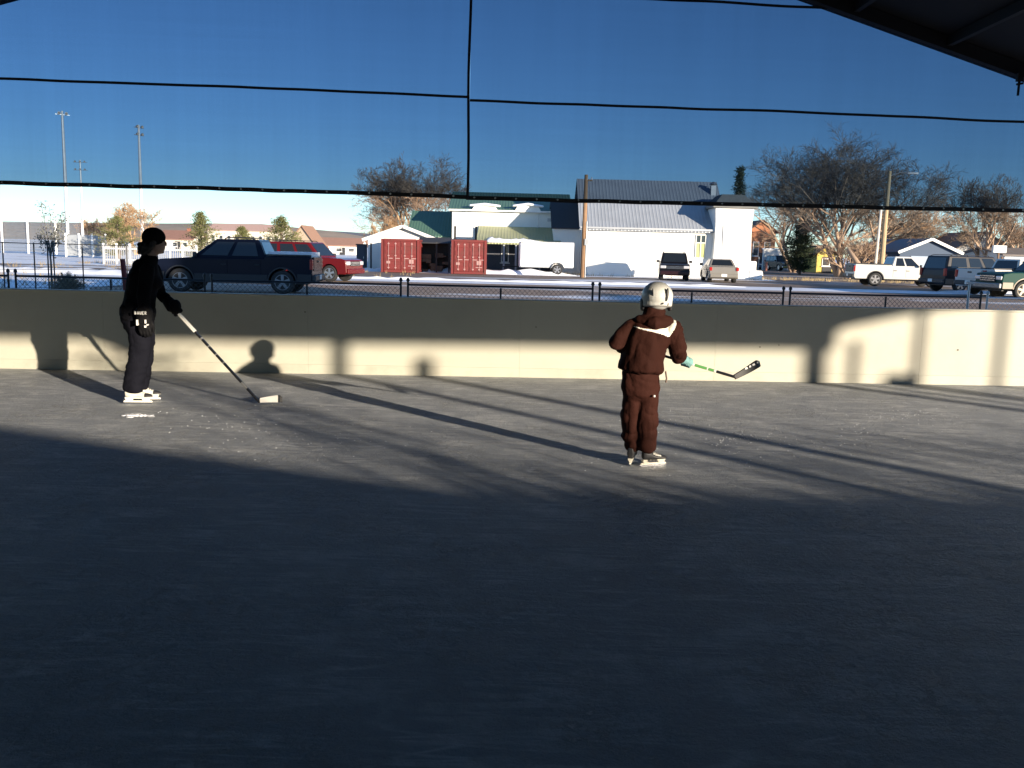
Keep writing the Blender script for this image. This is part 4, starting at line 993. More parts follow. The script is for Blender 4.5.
# ================================================================== FENCES
def fence_pt(px):
    d = ray(px, 284); o = ORG + WN * 2.62; t = (o - CAM).dot(WN) / d.dot(WN); return CAM + d * t
fz = .0
def fence_panel(L, H, iron, wirem, label, ex=True):
    t = thing('fence_panel', label, 'fence', (0, 0, 0), 0, 'chain link panels behind the rink')
    b = MB(); r = .017
    for x in (.03, L - .03): b.tube([(x, 0, 0), (x, 0, H + .075)], r, 8); b.lathe([(.005, H + .11), (.02, H + .1), (.028, H + .075), (.028, H + .055)], (x, 0, 0), 'z', 8)
    b.tube([(L / 2, 0, 0), (L / 2, 0, H - .02)], r * .9, 8); b.tube([(.03, 0, H), (L - .03, 0, H)], r * .95, 8); b.tube([(.03, 0, .12), (L - .03, 0, .12)], r * .8, 8)
    b.build('post_frame', iron, t)
    b = MB(); st = .075; k = -H
    n = int((L + H) / st)
    for i in range(n):
        for sgn in (1, -1):
            xa = -H + i * st
            a = [xa, .13]; c = [xa + (H - .15), H - .02]
            if a[0] < .05: a[1] += .05 - a[0]; a[0] = .05
            if c[0] > L - .05: c[1] -= c[0] - (L - .05); c[0] = L - .05
            if c[0] - a[0] < .05: continue
            if sgn < 0: a[0], c[0] = L - a[0], L - c[0]
            b.bar((a[0], .003 * sgn, a[1]), (c[0], .003 * sgn, c[1]), .0042)
    b.build('chain_link', wirem, t); return t
wire_d = M('wire_dark', (.05, .05, .055), .5, .6); wire_g = M('wire_galvanised', (.4, .41, .42), .4, .8)
ep = [-178, 14, 210, 406, 598, 789, 987, 1180]
words_f = ['leftmost dark chain link panel, behind the bush and sapling', 'dark chain link panel crossing in front of the navy pickup', 'dark chain link panel in front of the red sport utility', 'dark chain link panel in front of the red containers', 'dark chain link panel behind the helmeted child', 'dark chain link panel in front of the silver sedan and church tower', 'pale galvanised chain link panel at the far right of the rink boards']
for i in range(7):
    a, c = fence_pt(ep[i]), fence_pt(ep[i + 1]); L = (c - a).length - .05
    pn = fence_panel(L, 1.03 + fz, galv if i == 6 else dark_metal, wire_g if i in (6,) else wire_d, words_f[i])
    pn.location = (a.x, a.y, 0); pn.rotation_euler = (0, 0, W_ANG)
gp = fence_pt(967); b = MB(); b.tube([(gp.x, gp.y - .08, 0), (gp.x, gp.y - .08, 1.24)], .02, 8); b.box((gp.x, gp.y - .08, 1.26), (.13, .06, .045))
tag(b.build('gate_post', galv), 'short galvanised post with a flat cap in front of the charcoal sport utility', 'post')
# taller fence on the left beyond
t = thing('chain_link_fence', 'tall thin post and wire fence running across the snowy field at left', 'fence')
posts = [(5, 243, 291), (35, 258, 290), (84, 247, 287), (105, 262, 287)]
pp = []
for px, yt, yb in [(-40, 242, 291), (5, 242.5, 291), (36, 243.5, 290.5), (84, 244.5, 289.5), (128, 246, 289)]:
    g_ = gnd(px, yb); zt = at(px, yt, g_.y).z; pp.append((g_, zt)); b = MB(); b.tube([(g_.x, g_.y, -.02), (g_.x, g_.y, zt + .03)], .02, 6); b.build('post', dark_metal, t)
for k, f in enumerate((1.0, .45, .06)):
    b = MB(); b.tube([(g_.x, g_.y, zt * f) for g_, zt in pp], .014 if k == 0 else .007, 5); b.build('rail' if k == 0 else 'wire', dark_metal if k == 0 else wire_d, t)
# red steel marker post
mp_ = gnd(126, 291.5); b = MB(); zt = at(122.5, 259, mp_.y).z; dx = at(122.5, 259, mp_.y).x - mp_.x
for s_ in (-1, 1): b.bar((mp_.x + s_ * .055, mp_.y, 0), (mp_.x + dx + s_ * .055, mp_.y, zt), .03, .07)
b.bar((mp_.x, mp_.y + .02, 0), (mp_.x + dx, mp_.y + .02, zt), .11, .012)
tag(b.build('marker_post', M('red_lead', (.16, .025, .022), .7)), 'leaning dark red steel post behind the back of the taller skater', 'post')
# ball field: white tall posts with pale netting
t = thing('ball_field_backstop', 'row of tall white posts carrying pale netting around the ball field at far left', 'backstop')
net_m = M('pale_netting', (.52, .55, .58), .7); wp = M('white_post', (.8, .8, .78), .5)
tops = [(-60, 219), (1, 220), (27, 221), (55, 222), (67, 222.5), (82, 221)]
for px, py in tops:
    p = at(px, py, 96); b = MB(); b.tube([(p.x, p.y, 0), (p.x, p.y, p.z)], .11, 8); b.build('post', wp, t)
b = MB()
for z0, z1, xa, xb in ((1.5, 3.4, -60, 82),):
    a, c = at(xa, 230, 96.3), at(xb, 230, 96.3); n = 150
    for i in range(n): x = a.x + (c.x - a.x) * i / n; b.bar((x, 96.3, .2), (x, 96.3, 3.3), .03)
    for k in range(10): z = .3 + k * .33; b.bar((a.x, 96.3, z), (c.x, 96.3, z), .03)
b.build('netting', wire_g, t)
t = thing('outfield_fence', 'grey panelled fence with white posts between ball field and evergreens', 'fence')
pan = M('pale_fence_panel', (.28, .30, .32), .7)
a, c = at(66, 240, 84), at(106, 240, 84); b = MB(); b.box(((a.x + c.x) / 2, 84, 1.05), (c.x - a.x, .06, 1.9)); b.build('panel', pan, t)
for k in range(4): x = a.x + (c.x - a.x) * k / 3; b = MB(); b.tube([(x, 83.9, 0), (x, 83.9, 2.15)], .09, 6); b.build('post', wp, t)
t = thing('picket_fence', 'long pale picket fence low behind the navy pickup and the taller skater', 'fence')
a, c = at(103, 250, 62), at(196, 250, 62)
n = 46; b = MB()
for i in range(n): x = a.x + (c.x - a.x) * i / (n - 1); b.box((x, 62, .62), (.04, .03, 1.24))
b.build('pickets', M('weathered_white', (.36, .36, .35), .8), t)
for k in range(8): x = a.x + (c.x - a.x) * k / 7; b = MB(); b.box((x, 62.07, .7), (.12, .1, 1.4)); b.build('post', wp, t)
b = MB(); b.box(((a.x + c.x) / 2, 62.05, 1.05), (c.x - a.x, .05, .09)); b.box(((a.x + c.x) / 2, 62.05, .3), (c.x - a.x, .05, .09)); b.build('rail', wp, t)

# ================================================================== POLES
def flood(px, py, Y, label, arms, yaw, k):
    p = at(px, py, Y); t = thing('floodlight_mast', label, 'floodlight', (p.x, Y, 0), yaw, 'ball field floodlights')
    b = MB(); b.tube([(0, 0, 0), (0, 0, p.z * .5), (0, 0, p.z)], [.30, .24, .16], 10); b.build('mast', M('mast_galvanised', (.56, .56, .55), .45, .4), t)
    for (z, w_) in arms:
        b = MB(); b.box((0, -.05, p.z - z), (w_, .1, .1)); b.build('crossarm', galv, t)
        n = max(2, int(w_ / .8))
        for i in range(n):
            x = -w_ / 2 + w_ * (i + .5) / n
            b = MB(); b.lathe([(.08, .04), (.15, -.08), (.22, -.32), (.19, -.32), (.02, -.15)], (x, 0, p.z - z + .15), 'y', 10); b.build('lamp', M('lamp_housing', (.36, .33, .30), .5, .4), t)
flood(62, 111, 130, 'tallest floodlight mast at far left, its lamps turned left', [(.5, 1.9)], R(40), 0)
flood(138.5, 125, 140, 'floodlight mast rising over the bare tree, right of the other two', [(.4, 1.8), (1.5, 1.8)], R(65), 1)
flood(80, 160, 206, 'shortest floodlight mast, small double row of lamps between the tall two', [(.5, 3.0), (2.2, 3.0)], R(8), 2)
p = at(587.5, 175, 57.5); q = gnd(584, 278)
t = thing('utility_pole', 'brown wooden utility pole standing in front of the church roof', 'utility pole', (q.x, 57.3, 0))
b = MB(); h = p.z; b.tube([(0, 0, 0), (.0, 0, h * .5), (0, 0, h)], [.17, .15, .11], 10); b.build('pole', M('pole_wood', (.24, .14, .075), .85, var=.3, scale=4, bump=.3), t)
b = MB(); b.box((.18, -.05, h - .35), (.42, .08, .08)); b.build('crossarm', brown_trim, t)
for x in (.05, .34): b = MB(); b.lathe([(.02, 0), (.05, .02), (.035, .1), (.045, .14), (.01, .18)], (x, -.05, h - .31), 'z', 8); b.build('insulator', lamp_clear, t)
b = MB(); b.box((.14, -.17, 2.2), (.22, .12, .4)); b.build('meter_box', galv, t)
b = MB(); b.tube([(.13, -.15, 0), (.13, -.14, h * .55)], .03, 6); b.build('conduit', galv, t)
p = at(887, 171, 66); q = at(882.5, 255, 66)
t = thing('street_light', 'pale timber pole with a long arm carrying a street lamp beside the big bare tree', 'street light', (q.x, 66, 0))
b = MB(); b.tube([(0, 0, 0), (0, 0, p.z * .5), (.03, 0, p.z)], [.19, .16, .11], 10); b.build('pole', M('pole_pale', (.42, .31, .18), .85, var=.25, scale=4, bump=.3), t)
b = MB(); b.tube([(.03, 0, p.z - .35), (.7, -.1, p.z - .1), (1.35, -.15, p.z - .12)], .035, 6); b.build('arm', galv, t)
b = MB(); b.limb([(1.25, -.15, p.z - .14), (1.9, -.2, p.z - .14)], [(.09, .07), (.15, .08)], (0, 1, 0), 10); b.build('lamp_head', M('lamp_grey', (.6, .6, .6), .4), t, smooth=True)
p = at(880, 205, 70); b = MB(); b.tube([(p.x, 70, 0), (p.x + .12, 70, p.z)], [.12, .09], 8)
tag(b.build('service_pole', M('pole_bleached', (.56, .53, .47), .8)), 'thin bleached pole standing just left of the street lamp pole', 'pole')
# small street things at right
t = thing('letter_box', 'white box sign on a short post before the grey house at right', 'sign', (at(999, 250, 62).x, 62, 0))
b = MB(); b.box((0, 0, 1.1), (.1, .1, 2.2)); b.build('post', brown_trim, t)
b = MB(); b.box((0, -.02, 2.45), (.9, .25, .5)); b.build('panel', white_rub, t, bevel=.03)
b = MB(); b.box((.25, -.02, 1.5), (.12, .12, .9)); b.build('brace', brown_trim, t)
for (px, py, lab, m_, hh, rr) in ((766, 271, 'pinkish red bollard at the corner of the church yard', M('bollard_pink', (.42, .17, .13), .7), .95, .14), (758, 272, 'thin grey post left of the pinkish bollard', galv, 1.5, .055), (760, 275.5, 'low white block at the foot of the thin grey post', white_wall, .28, .22)):
    g_ = gnd(px, py); b = MB(); b.lathe([(rr * 1.15, 0), (rr * 1.15, .06), (rr, .07), (rr, hh - .06), (rr * .8, hh), (.01, hh + .02)], (g_.x, g_.y, 0), 'z', 14); tag(b.build('bollard', m_), lab, 'bollard')
# ================================================================== BUILDINGS
green_roof = stripe_mat('roof_green', (.085, .165, .12), .45, 'x', rough=.5, metal=.2)
green_pale = stripe_mat('roof_pale_green', (.30, .32, .17), .45, 'x', rough=.5, metal=.2, dirt=(.4, .4, .25))
grey_roof = stripe_mat('roof_grey_metal', (.30, .325, .36), .48, 'x', rough=.45, metal=.15, dirt=(.2, .21, .23))
blue_roof = stripe_mat('roof_blue', (.05, .09, .17), .5, 'y', rough=.45, metal=.3)
brown_roof = M('roof_brown', (.28, .15, .11), .85, var=.2, scale=2)
dark_roof = M('roof_dark', (.03, .03, .034), .7)
def openings(par, rects, mat_f=None, mat_p=None, name='window'):
    """windows set in a wall plane: (x, y, z0, w, h, facing) facing '-y' or '-x'"""
    for (x, y, z, w_, h_, fc) in rects:
        b = MB(); f_ = .07
        def bx(u, v, du, dv, dep, d=0): b.box((x + u, y + d, z + v) if fc == '-y' else (x + d, y + u, z + v), (du, dep, dv) if fc == '-y' else (dep, du, dv))
        for u in (-w_ / 2, w_ / 2): bx(u, h_ / 2, f_, h_ + f_, .09)
        for v in (0, h_): bx(0, v, w_ - f_, f_, .09)
        bx(0, h_ / 2, w_ - f_, .035, .06); bx(0, -.08, w_ + .25, .07, .17, -.03)
        fr = b.build(name, mat_f or white_rub, par)
        b = MB()
        bx(0, h_ / 2, w_ - f_, h_ - f_, .02, .015)
        b.build('pane', mat_p or hglass, fr)
def door(par, x, y, w_, h_, mat):
    b = MB(); b.box((x, y, h_ / 2), (w_, .07, h_)); d = b.build('door', mat, par)
    b = MB(); b.box((x + w_ * .38, y - .05, h_ * .48), (.05, .06, .12)); b.build('handle', dark_metal, d)
def gable(name, label, cat, loc, rz, w_, d_, h, rh, wm, rm, ridge='x', over=.35, wins=(), doors=(), chim=None, group=None, fascia=None, trim=None, th=.14):
    """w along local x, d along local y (front at y=0), eaves h, rise rh"""
    t = thing(name, label, cat, loc, rz, group); b = MB()
    if ridge == 'x': b.prism([(0, 0), (d_, 0), (d_, h), (d_ / 2, h + rh), (0, h)], -w_ / 2, w_ / 2, 'x')
    else: b.prism([(-w_ / 2, 0), (w_ / 2, 0), (w_ / 2, h), (0, h + rh), (-w_ / 2, h)], 0, d_, 'y')
    b.build('wall', wm, t)
    half = (d_ if ridge == 'x' else w_) / 2; sl = rh / half; b = MB(); e = over
    prof = [(-half - e, h - sl * e + .02), (0, h + rh + .02), (half + e, h - sl * e + .02), (half + e, h - sl * e + th), (0, h + rh + th + .02), (-half - e, h - sl * e + th)]
    if ridge == 'x': b.prism([(y + d_ / 2, z) for y, z in prof], -w_ / 2 - e, w_ / 2 + e, 'x')
    else: b.prism(prof, -e, d_ + e, 'y')
    ro = b.build('roof', rm, t)
    if fascia and ridge == 'y':
        for s_ in (-1, 1):
            b = MB(); b.bar((s_ * (half + e), -e - .03, h - sl * e + .02), (0, -e - .03, h + rh + .04), .05, .22); b.build('fascia', fascia, ro)
    if chim: b = MB(); b.box(chim[:3], (.6, .6, chim[3])); b.build('chimney', M('chimney_brick', (.25, .1, .07), .9), ro)
    openings(t, wins, trim)
    for dd in doors: door(t, *dd)
    return t

# ---- the white church with its battered tower
Y = 63.0; xa, xb = at(582, 270, Y).x, at(722, 270, Y).x; cx = (xa + xb) / 2; wch = xb - xa
ez = at(650, 227.5, Y).z; rz_ = at(650, 181, Y + 4.6).z
ch = gable('church', 'white mission church with grey metal roof and squat tower at its right end', 'church', (cx, Y, 0), 0, wch, 9.2, ez - .08, rz_ - ez, white_wall, grey_roof, 'x', over=.28,
    wins=[], th=.1)
ywin = M('yellowed_glass', (.5, .5, .2), .3)
wx = at(700.5, 245, Y).x - cx
b = MB(); z0, z1 = at(700, 258, Y).z, at(700, 235, Y).z
for u in (-.33, 0, .33): b.box((wx + u, -.03, (z0 + z1) / 2), (.07, .08, z1 - z0))
for v in (z0, z1, z0 + (z1 - z0) * .66): b.box((wx, -.03, v), (.6 if v not in (z0,) else .9, .07, .07))
wf = b.build('window', M('window_frame_pale', (.6, .6, .55), .6), ch)
b = MB(); b.box((wx, -.012, z0 + (z1 - z0) * .33), (.64, .02, (z1 - z0) * .64)); b.build('lower_pane', ywin, wf)
b = MB(); b.box((wx, -.012, z0 + (z1 - z0) * .83), (.64, .02, (z1 - z0) * .32)); b.build('upper_pane', hglass, wf)
tx0, tx1 = at(713.5, 260, 62.4).x - cx, at(750, 260, 62.4).x - cx; tc = (tx0 + tx1) / 2; tw_ = tx1 - tx0; ty = 62.4 - Y
th_ = at(730, 208, 62.4).z
def sq(c, y0, wx_, wy_, z): return [Vector((c - wx_ / 2, y0 - (wy_ - 3.2) / 2, z)), Vector((c + wx_ / 2, y0 - (wy_ - 3.2) / 2, z)), Vector((c + wx_ / 2, y0 + 3.2 + (wy_ - 3.2) / 2, z)), Vector((c - wx_ / 2, y0 + 3.2 + (wy_ - 3.2) / 2, z))]
b = MB(); b.loft([sq(tc, ty, tw_ + .16, 3.4, 0), sq(tc, ty, tw_ + .1, 3.3, 1.4), sq(tc, ty, tw_, 3.2, 3.0), sq(tc, ty, tw_ + .02, 3.2, th_ - .9), sq(tc, ty, tw_ + .14, 3.3, th_ - .15), sq(tc, ty, tw_ + .14, 3.3, th_)])
tow = b.build('tower', white_wall, ch, bevel=.05)
tz = at(730, 195, 62.4).z
b = MB(); b.loft([sq(tc, ty, tw_ + .5, 3.7, th_ + .003), sq(tc, ty, tw_ + .5, 3.7, th_ + .14), sq(tc, ty, tw_ * .66, 2.1, tz), sq(tc, ty, tw_ * .60, 1.9, tz + .08)]); b.build('tower_roof', M('shingle_grey', (.17, .17, .16), .9, var=.25, scale=3), tow)
b = MB(); b.box((tc + tw_ / 2 + .22, ty + .6, .62), (.5, 1.2, 1.24)); b.box((tc + tw_ / 2 + .42, ty + .6, .31), (.9, 1.5, .6)); b.build('buttress', white_wall, tow, bevel=.06)
b = MB(); b.tube([(tc - tw_ / 2 + .55, ty - .04, 1.0), (tc - tw_ / 2 + .55, ty - .04, 3.6)], .025, 5); b.box((tc - tw_ / 2 + .52, ty - .05, .95), (.1, .08, .3)); b.build('conduit', galv, tow)
b = MB(); vx = at(714, 195, 66).x - cx; zv = at(714, 186, 66).z; b.box((vx, 3.4, zv - .6), (.35, .35, 1.3)); b.lathe([(.1, 0), (.3, .1), (.05, .28)], (vx, 3.4, zv + .05), 'z', 8); b.build('flue', galv, ch)
b = MB(); b.box((0, -.36, ez - .11), (wch + .5, .12, .12)); b.build('gutter', galv, ch)
b = MB(); b.tube([(-wch / 2 + .25, -.07, 0), (-wch / 2 + .25, -.07, ez - .2)], .045, 6); b.build('downpipe', galv, ch)
b = MB(); b.box((wch / 2 - 7.2, 3.95 - 2.6, ez + 1.02), (.9, .7, .02)); 
# annex joining the church on its left
ax0, ax1 = at(553, 260, 66).x, at(584, 260, 66).x
gable('church_annex', 'low white annex with black gabled roof between church and green roofed hall', 'building', ((ax0 + ax1) / 2, 66, 0), 0, ax1 - ax0, 7, at(570, 228, 66).z, at(570, 203, 69).z - at(570, 228, 66).z, white_wall, dark_roof, 'x', over=.2, th=.1)

# ---- green roofed hall
Yh = 70; hx0, hx1 = at(452, 230, Yh).x, at(568, 230, Yh).x; hw = hx1 - hx0; hc = (hx0 + hx1) / 2
he = at(510, 210.5, Yh).z; hr = at(510, 194.5, Yh + 4.5).z
hall = gable('hall', 'white two storey hall under a green metal roof behind the red containers', 'building', (hc, Yh, 0), 0, hw, 9, he, hr - he, white_wall, green_roof, 'x', over=.3, th=.1)
for px in (485, 528):
    x = at(px, 206, Yh).x - hc; b = MB(); ww = 1.0; dz = at(px, 203.5, Yh).z - he
    prof = [(-ww * 1.05, .0), (-ww * .8, dz * .75), (-ww * .45, dz), (ww * .45, dz), (ww * .8, dz * .75), (ww * 1.05, .0)]
    b.prism([(x + u, he + v - .12) for u, v in prof], -.32, 1.6, 'y'); d = b.build('dormer', white_wall, hall)
    b = MB(); b.prism([(x + u * 1.12, he + v * 1.0 - .05 + .07) for u, v in prof], -.36, 1.5, 'y'); 
    b = MB(); b.limb([(x - ww * 1.1, -.3, he + dz * .62), (x, -.28, he + dz * 1.0 - .08), (x + ww * 1.1, -.3, he + dz * .62)], [(.3, .09), (.35, .12), (.3, .09)], (0, 1, 0), 8); b.build('snow_cap', snow_m, d, smooth=True)
wx = at(551.5, 220, Yh).x - hc; b = MB(); b.box((wx, -.03, at(551, 220, Yh).z), (.62, .07, .24)); b.build('vent', galv, hall)
b = MB(); b.box((0, -.34, he - .06), (hw + .5, .1, .12)); b.build('gutter', white_rub, hall)
b = MB(); b.tube([(hw * .24, -.06, 2), (hw * .24, -.06, he - .1)], .05, 6); b.build('downpipe', white_rub, hall)
# lean-to roof on posts in front
z0, z1 = at(515, 244.5, 65).z, at(515, 228, Yh - .3).z; lx0, lx1 = at(477, 240, 67).x - hc, at(560, 240, 67).x - hc
b = MB(); b.hexa([Vector((lx0, -5, z0)), Vector((lx1, -5, z0)), Vector((lx1, -.03, z1)), Vector((lx0, -.03, z1)), Vector((lx0, -5, z0 + .1)), Vector((lx1, -5, z0 + .1)), Vector((lx1, -.03, z1 + .1)), Vector((lx0, -.03, z1 + .1))])
lr = b.build('lean_to_roof', green_pale, hall)
b = MB(); sx0, sx1 = at(487, 240, 65).x - hc, at(543, 240, 65).x - hc
rr = []
for i in range(24):
    u = sx0 + (sx1 - sx0) * i / 23; dd = 2.0 * (.5 + .6 * abs(mnoise.noise(Vector((i * .3, 1, 4))))) * min(1, (23 - i) / 6 + .1); slp = (z1 - z0) / 5
    rr.append([Vector((u, -5.08, z0 + .10)), Vector((u, -5.1, z0 + .22)), Vector((u, -5 + dd * .6, z0 + .22 + slp * dd * .6)), Vector((u, -5 + dd, z0 + .10 + slp * dd))])
b.loft(rr); b.build('roof_snow', snow_m, lr, smooth=True)
for px in (478, 504, 516, 540): x = at(px, 250, 65.2).x - hc; b = MB(); b.box((x, -4.8, z0 / 2), (.13, .13, z0)); b.build('post', M('post_paint', (.3, .32, .34), .7), hall)
b = MB(); b.box(((lx0 + lx1) / 2, -1.9, z0 / 2 + .25), (lx1 - lx0, .12, z0 + .5)); b.build('inner_wall', M('inner_wall_dark', (.09, .095, .11), .9), hall)
openings(hall, [(at(505, 255, 68).x - hc, -2.0, .7, .5, 1.3, '-y')])
# raised landing with rail between the containers and the hall
b = MB(); x0_, x1_ = at(455, 235, 65).x - hc, at(476, 235, 65).x - hc; zl, zh_ = at(465, 237, 65).z, at(465, 227, 65).z
b.box(((x0_ + x1_) / 2, -4.9, (zl + zh_) / 2), (x1_ - x0_ - .3, .12, zh_ - zl)); lp = b.build('landing_screen', white_wall, hall)
b = MB()
for x in (x0_, x1_): b.box((x, -5.0, zh_ / 2), (.14, .14, zh_ + .1))
b.box(((x0_ + x1_) / 2, -5.0, zl - .2), (x1_ - x0_, .08, .08)); b.box(((x0_ + x1_) / 2, -5.0, zl - .55), (x1_ - x0_, .08, .08)); b.build('landing_rail', dark_metal, lp)
# green wing to the left
gx0, gx1 = at(409, 230, 71).x, at(453, 230, 71).x
gable('hall_wing', 'lower wing with bright green roof joined to the left end of the white hall', 'building', ((gx0 + gx1) / 2, 71, 0), 0, gx1 - gx0, 7, at(430, 236, 71).z, at(430, 212.5, 74.5).z - at(430, 236, 71).z, white_wall, green_roof, 'x', over=.15, th=.1)
# white gabled garage
kx0, kx1 = at(368, 250, 64.5).x, at(438, 250, 64.5).x; ke = at(400, 239.5, 64.5).z; kr = at(405, 227, 64.5).z
ga = gable('garage', 'white gabled garage with green roof edge behind the left red container', 'garage', ((kx0 + kx1) / 2, 64.5, 0), 0, kx1 - kx0, 6, ke, kr - ke, white_wall, green_roof, 'y', over=.35, fascia=white_rub, th=.08,
    doors=[(.55, -.04, 2.6, 1.95, M('garage_door', (.62, .63, .64), .6))])
b = MB(); px_ = at(371, 255, 64).x - (kx0 + kx1) / 2; b.tube([(px_, -.5, 0), (px_, -.5, at(371, 243, 64).z)], .06, 6); b.build('downpipe', dark_metal, ga)
# dark cabin/booth
bx_ = at(361.5, 255, 66.5); bo = thing('utility_booth', 'narrow dark blue booth with flat top left of the white garage', 'booth', (bx_.x, 66.3, 0))
b = MB(); b.box((0, .4, .86), (.66, .8, 1.66)); b.build('wall', M('booth_blue', (.03, .04, .06), .6), bo, bevel=.02)
b = MB(); b.box((0, .4, 1.73), (.76, .9, .08)); b.build('roof', black_plastic, bo)
b = MB(); b.box((0, -.02, .82), (.54, .05, 1.5)); d = b.build('door', M('booth_blue', (.03, .04, .06), .6), bo); b = MB(); b.box((.2, -.06, .8), (.05, .05, .14)); b.build('handle', galv, d)

# ---- red shipping containers
cont_m = M('container_red', (.15, .014, .013), .6, .0, var=.15, scale=1.2, dirt=(.085, .03, .022), dscale=1.6, damt=.6)
def container(pxa, pxb, pyb, pyt, label):
    Yc = 58.5; a, c = at(pxa, pyb, Yc), at(pxb, pyb, Yc); W = c.x - a.x; H = at((pxa + pxb) / 2, pyt, Yc).z
    t = thing('shipping_container', label, 'container', ((a.x + c.x) / 2, Yc, 0), R(1.5), 'red containers in the yard')
    b = MB(); n = 40; 
    # corrugated long walls
    ring = []
    pts = []
    for i in range(n * 2 + 1):
        y = .15 + 4.7 * i / (n * 2); pts.append((W / 2 - .02 - (.035 if (i // 2) % 2 else 0), y))
    poly = [(x, y) for x, y in pts] + [(-x, y) for x, y in reversed(pts)]
    b.prism(poly, .14, H - .06, 'z'); b.build('side_walls', cont_m, t)
    b = MB()
    for x in (-W / 2, W / 2):
        for y in (.08, 4.95): b.box((x * .965, y, H / 2), (.15, .16, H))
    for z in (.08, H - .06):
        for y in (.075, 4.95): b.box((0, y, z), (W * .93 - .15, .12, .14))
        for x in (-W / 2, W / 2): b.box((x * .965, 2.5, z), (.12, 4.6, .12))
    b.build('corner_frame', cont_m, t)
    for s_ in (-1, 1):
        b = MB(); x0 = s_ * .01; x1 = s_ * (W / 2 - .16); b.box(((x0 + x1) / 2, .09, H / 2 + .01), (abs(x1 - x0), .06, H - .30))
        for k in range(4): b.box(((x0 + x1) / 2, .055, .35 + (H - .7) * k / 3), (abs(x1 - x0) * .86, .03, .26))
        d = b.build('door', cont_m, t, bevel=.012)
        for f in (.28, .72):
            b = MB(); x = x0 + (x1 - x0) * f; b.tube([(x, .02, .2), (x, .02, H - .2)], .017, 6)
            for z in (.3, H * .5, H - .3): b.box((x, .03, z), (.12, .05, .07))
            b.box((x + .12, .0, H * .42), (.3, .025, .05)); b.build('locking_bar', M('bar_pale', (.36, .2, .19), .6), d)
    b = MB(); b.box((W * .3, .035, H * .33), (.3, .015, .26)); b.box((W * .3, .035, H * .2), (.42, .015, .05)); b.box((-W * .32, .035, H * .3), (.24, .015, .16)); b.build('data_plate', M('plate_pale', (.34, .2, .19), .6), t)
    return t
container(381.5, 418.5, 274.5, 239, 'left red shipping container, end doors facing, in front of the garage')
container(451.5, 485.5, 274.5, 240, 'right red shipping container, end doors facing, beside the dark carport')
# dark shed and clutter between containers
t = thing('storage_rack', 'dark timber lean-to stacked with junk between the two red containers', 'shed', (at(434, 260, 61).x, 61, 0))
wk = M('weathered_planks', (.06, .055, .05), .9, var=.4, scale=4)
b = MB(); b.box((0, 1.2, .98), (2.0, .1, 1.96)); b.build('back_boards', wk, t)
for x in (-1, .15, 1): b = MB(); b.box((x, .1, 1.0), (.1, .1, 2.0)); b.build('post', wk, t)
b = MB(); b.hexa([Vector((-1.1, 0, 1.9)), Vector((1.1, 0, 1.9)), Vector((1.1, 1.3, 2.25)), Vector((-1.1, 1.3, 2.25)), Vector((-1.1, 0, 1.96)), Vector((1.1, 0, 1.96)), Vector((1.1, 1.3, 2.31)), Vector((-1.1, 1.3, 2.31))]); b.build('roof', dark_roof, t)
rnd = random.Random(3); b = MB()
for k in range(16): b.box((rnd.uniform(-.8, .8), .6, rnd.uniform(.1, 1.2)), (rnd.uniform(.2, .6), .5, rnd.uniform(.06, .3)), rnd.uniform(-.4, .4))
b.build('planks', brown_trim, t)

# ---- houses left
pale_w = M('house_pale', (.62, .56, .46), .85, var=.08); tan_w = M('house_tan', (.36, .28, .2), .85, var=.1); grey_w = M('house_grey', (.34, .34, .33), .85, var=.08)
brick_w = M('house_brick', (.36, .15, .075), .9, var=.2, scale=3)
def far_house(px0, px1, py_e, py_r, Yf, label, wm, rm, ridge='x', name='house', dep=8, rz=0, wn=3, chim=False, group=None):
    a, c = at(px0, 245, Yf).x, at(px1, 245, Yf).x; w_ = c - a; e = max(1.6, at((px0 + px1) / 2, py_e, Yf).z); r_ = max(e + .3, at((px0 + px1) / 2, py_r, Yf + (dep / 2 if ridge == 'x' else 0)).z)
    wins = [(-w_ / 2 + w_ * (k + .7) / (wn + .4), -.03, e * .35, min(1.2, w_ / wn * .4), e * .36, '-y') for k in range(wn)]
    return gable(name, label, 'house' if name == 'house' else 'building', ((a + c) / 2, Yf, 0), rz, w_, dep, e, r_ - e, wm, rm, ridge, over=.4, wins=wins, doors=[(w_ * .08, -.03, 1.0, min(2.0, e * .8), dark_roof)], chim=(w_ * .2, dep / 2, r_, 1.2) if chim else None, group=group)
far_house(66, 104, 241, 236.5, 190, 'low house with dark red roof beyond the ball field netting', pale_w, M('roof_maroon', (.15, .05, .045), .8), wn=4, group='distant houses')
far_house(158, 192, 239, 231, 170, 'distant house with reddish roof behind the picket fence and knit cap', pale_w, brown_roof, wn=3, chim=True, group='distant houses')
far_house(208, 282, 231, 224.5, 300, 'very long pale building with a thin red roofline on the horizon', pale_w, M('roof_red_line', (.5, .33, .27), .8), name='school', wn=9, dep=14)
far_house(288, 316, 246, 226, 150, 'brown steep gabled house right behind the round evergreen', tan_w, M('roof_tan', (.30, .17, .11), .85), 'y', wn=2, group='distant houses')
far_house(318, 360, 245.5, 238.5, 165, 'white cottage with low reddish roof left of the dark booth', white_wall, M('roof_rust', (.36, .2, .14), .85), wn=3, group='distant houses')
far_house(336, 352, 243, 240.6, 240, 'tiny pale shed roof beyond the white cottage', grey_w, brown_roof, wn=1, group='distant houses')
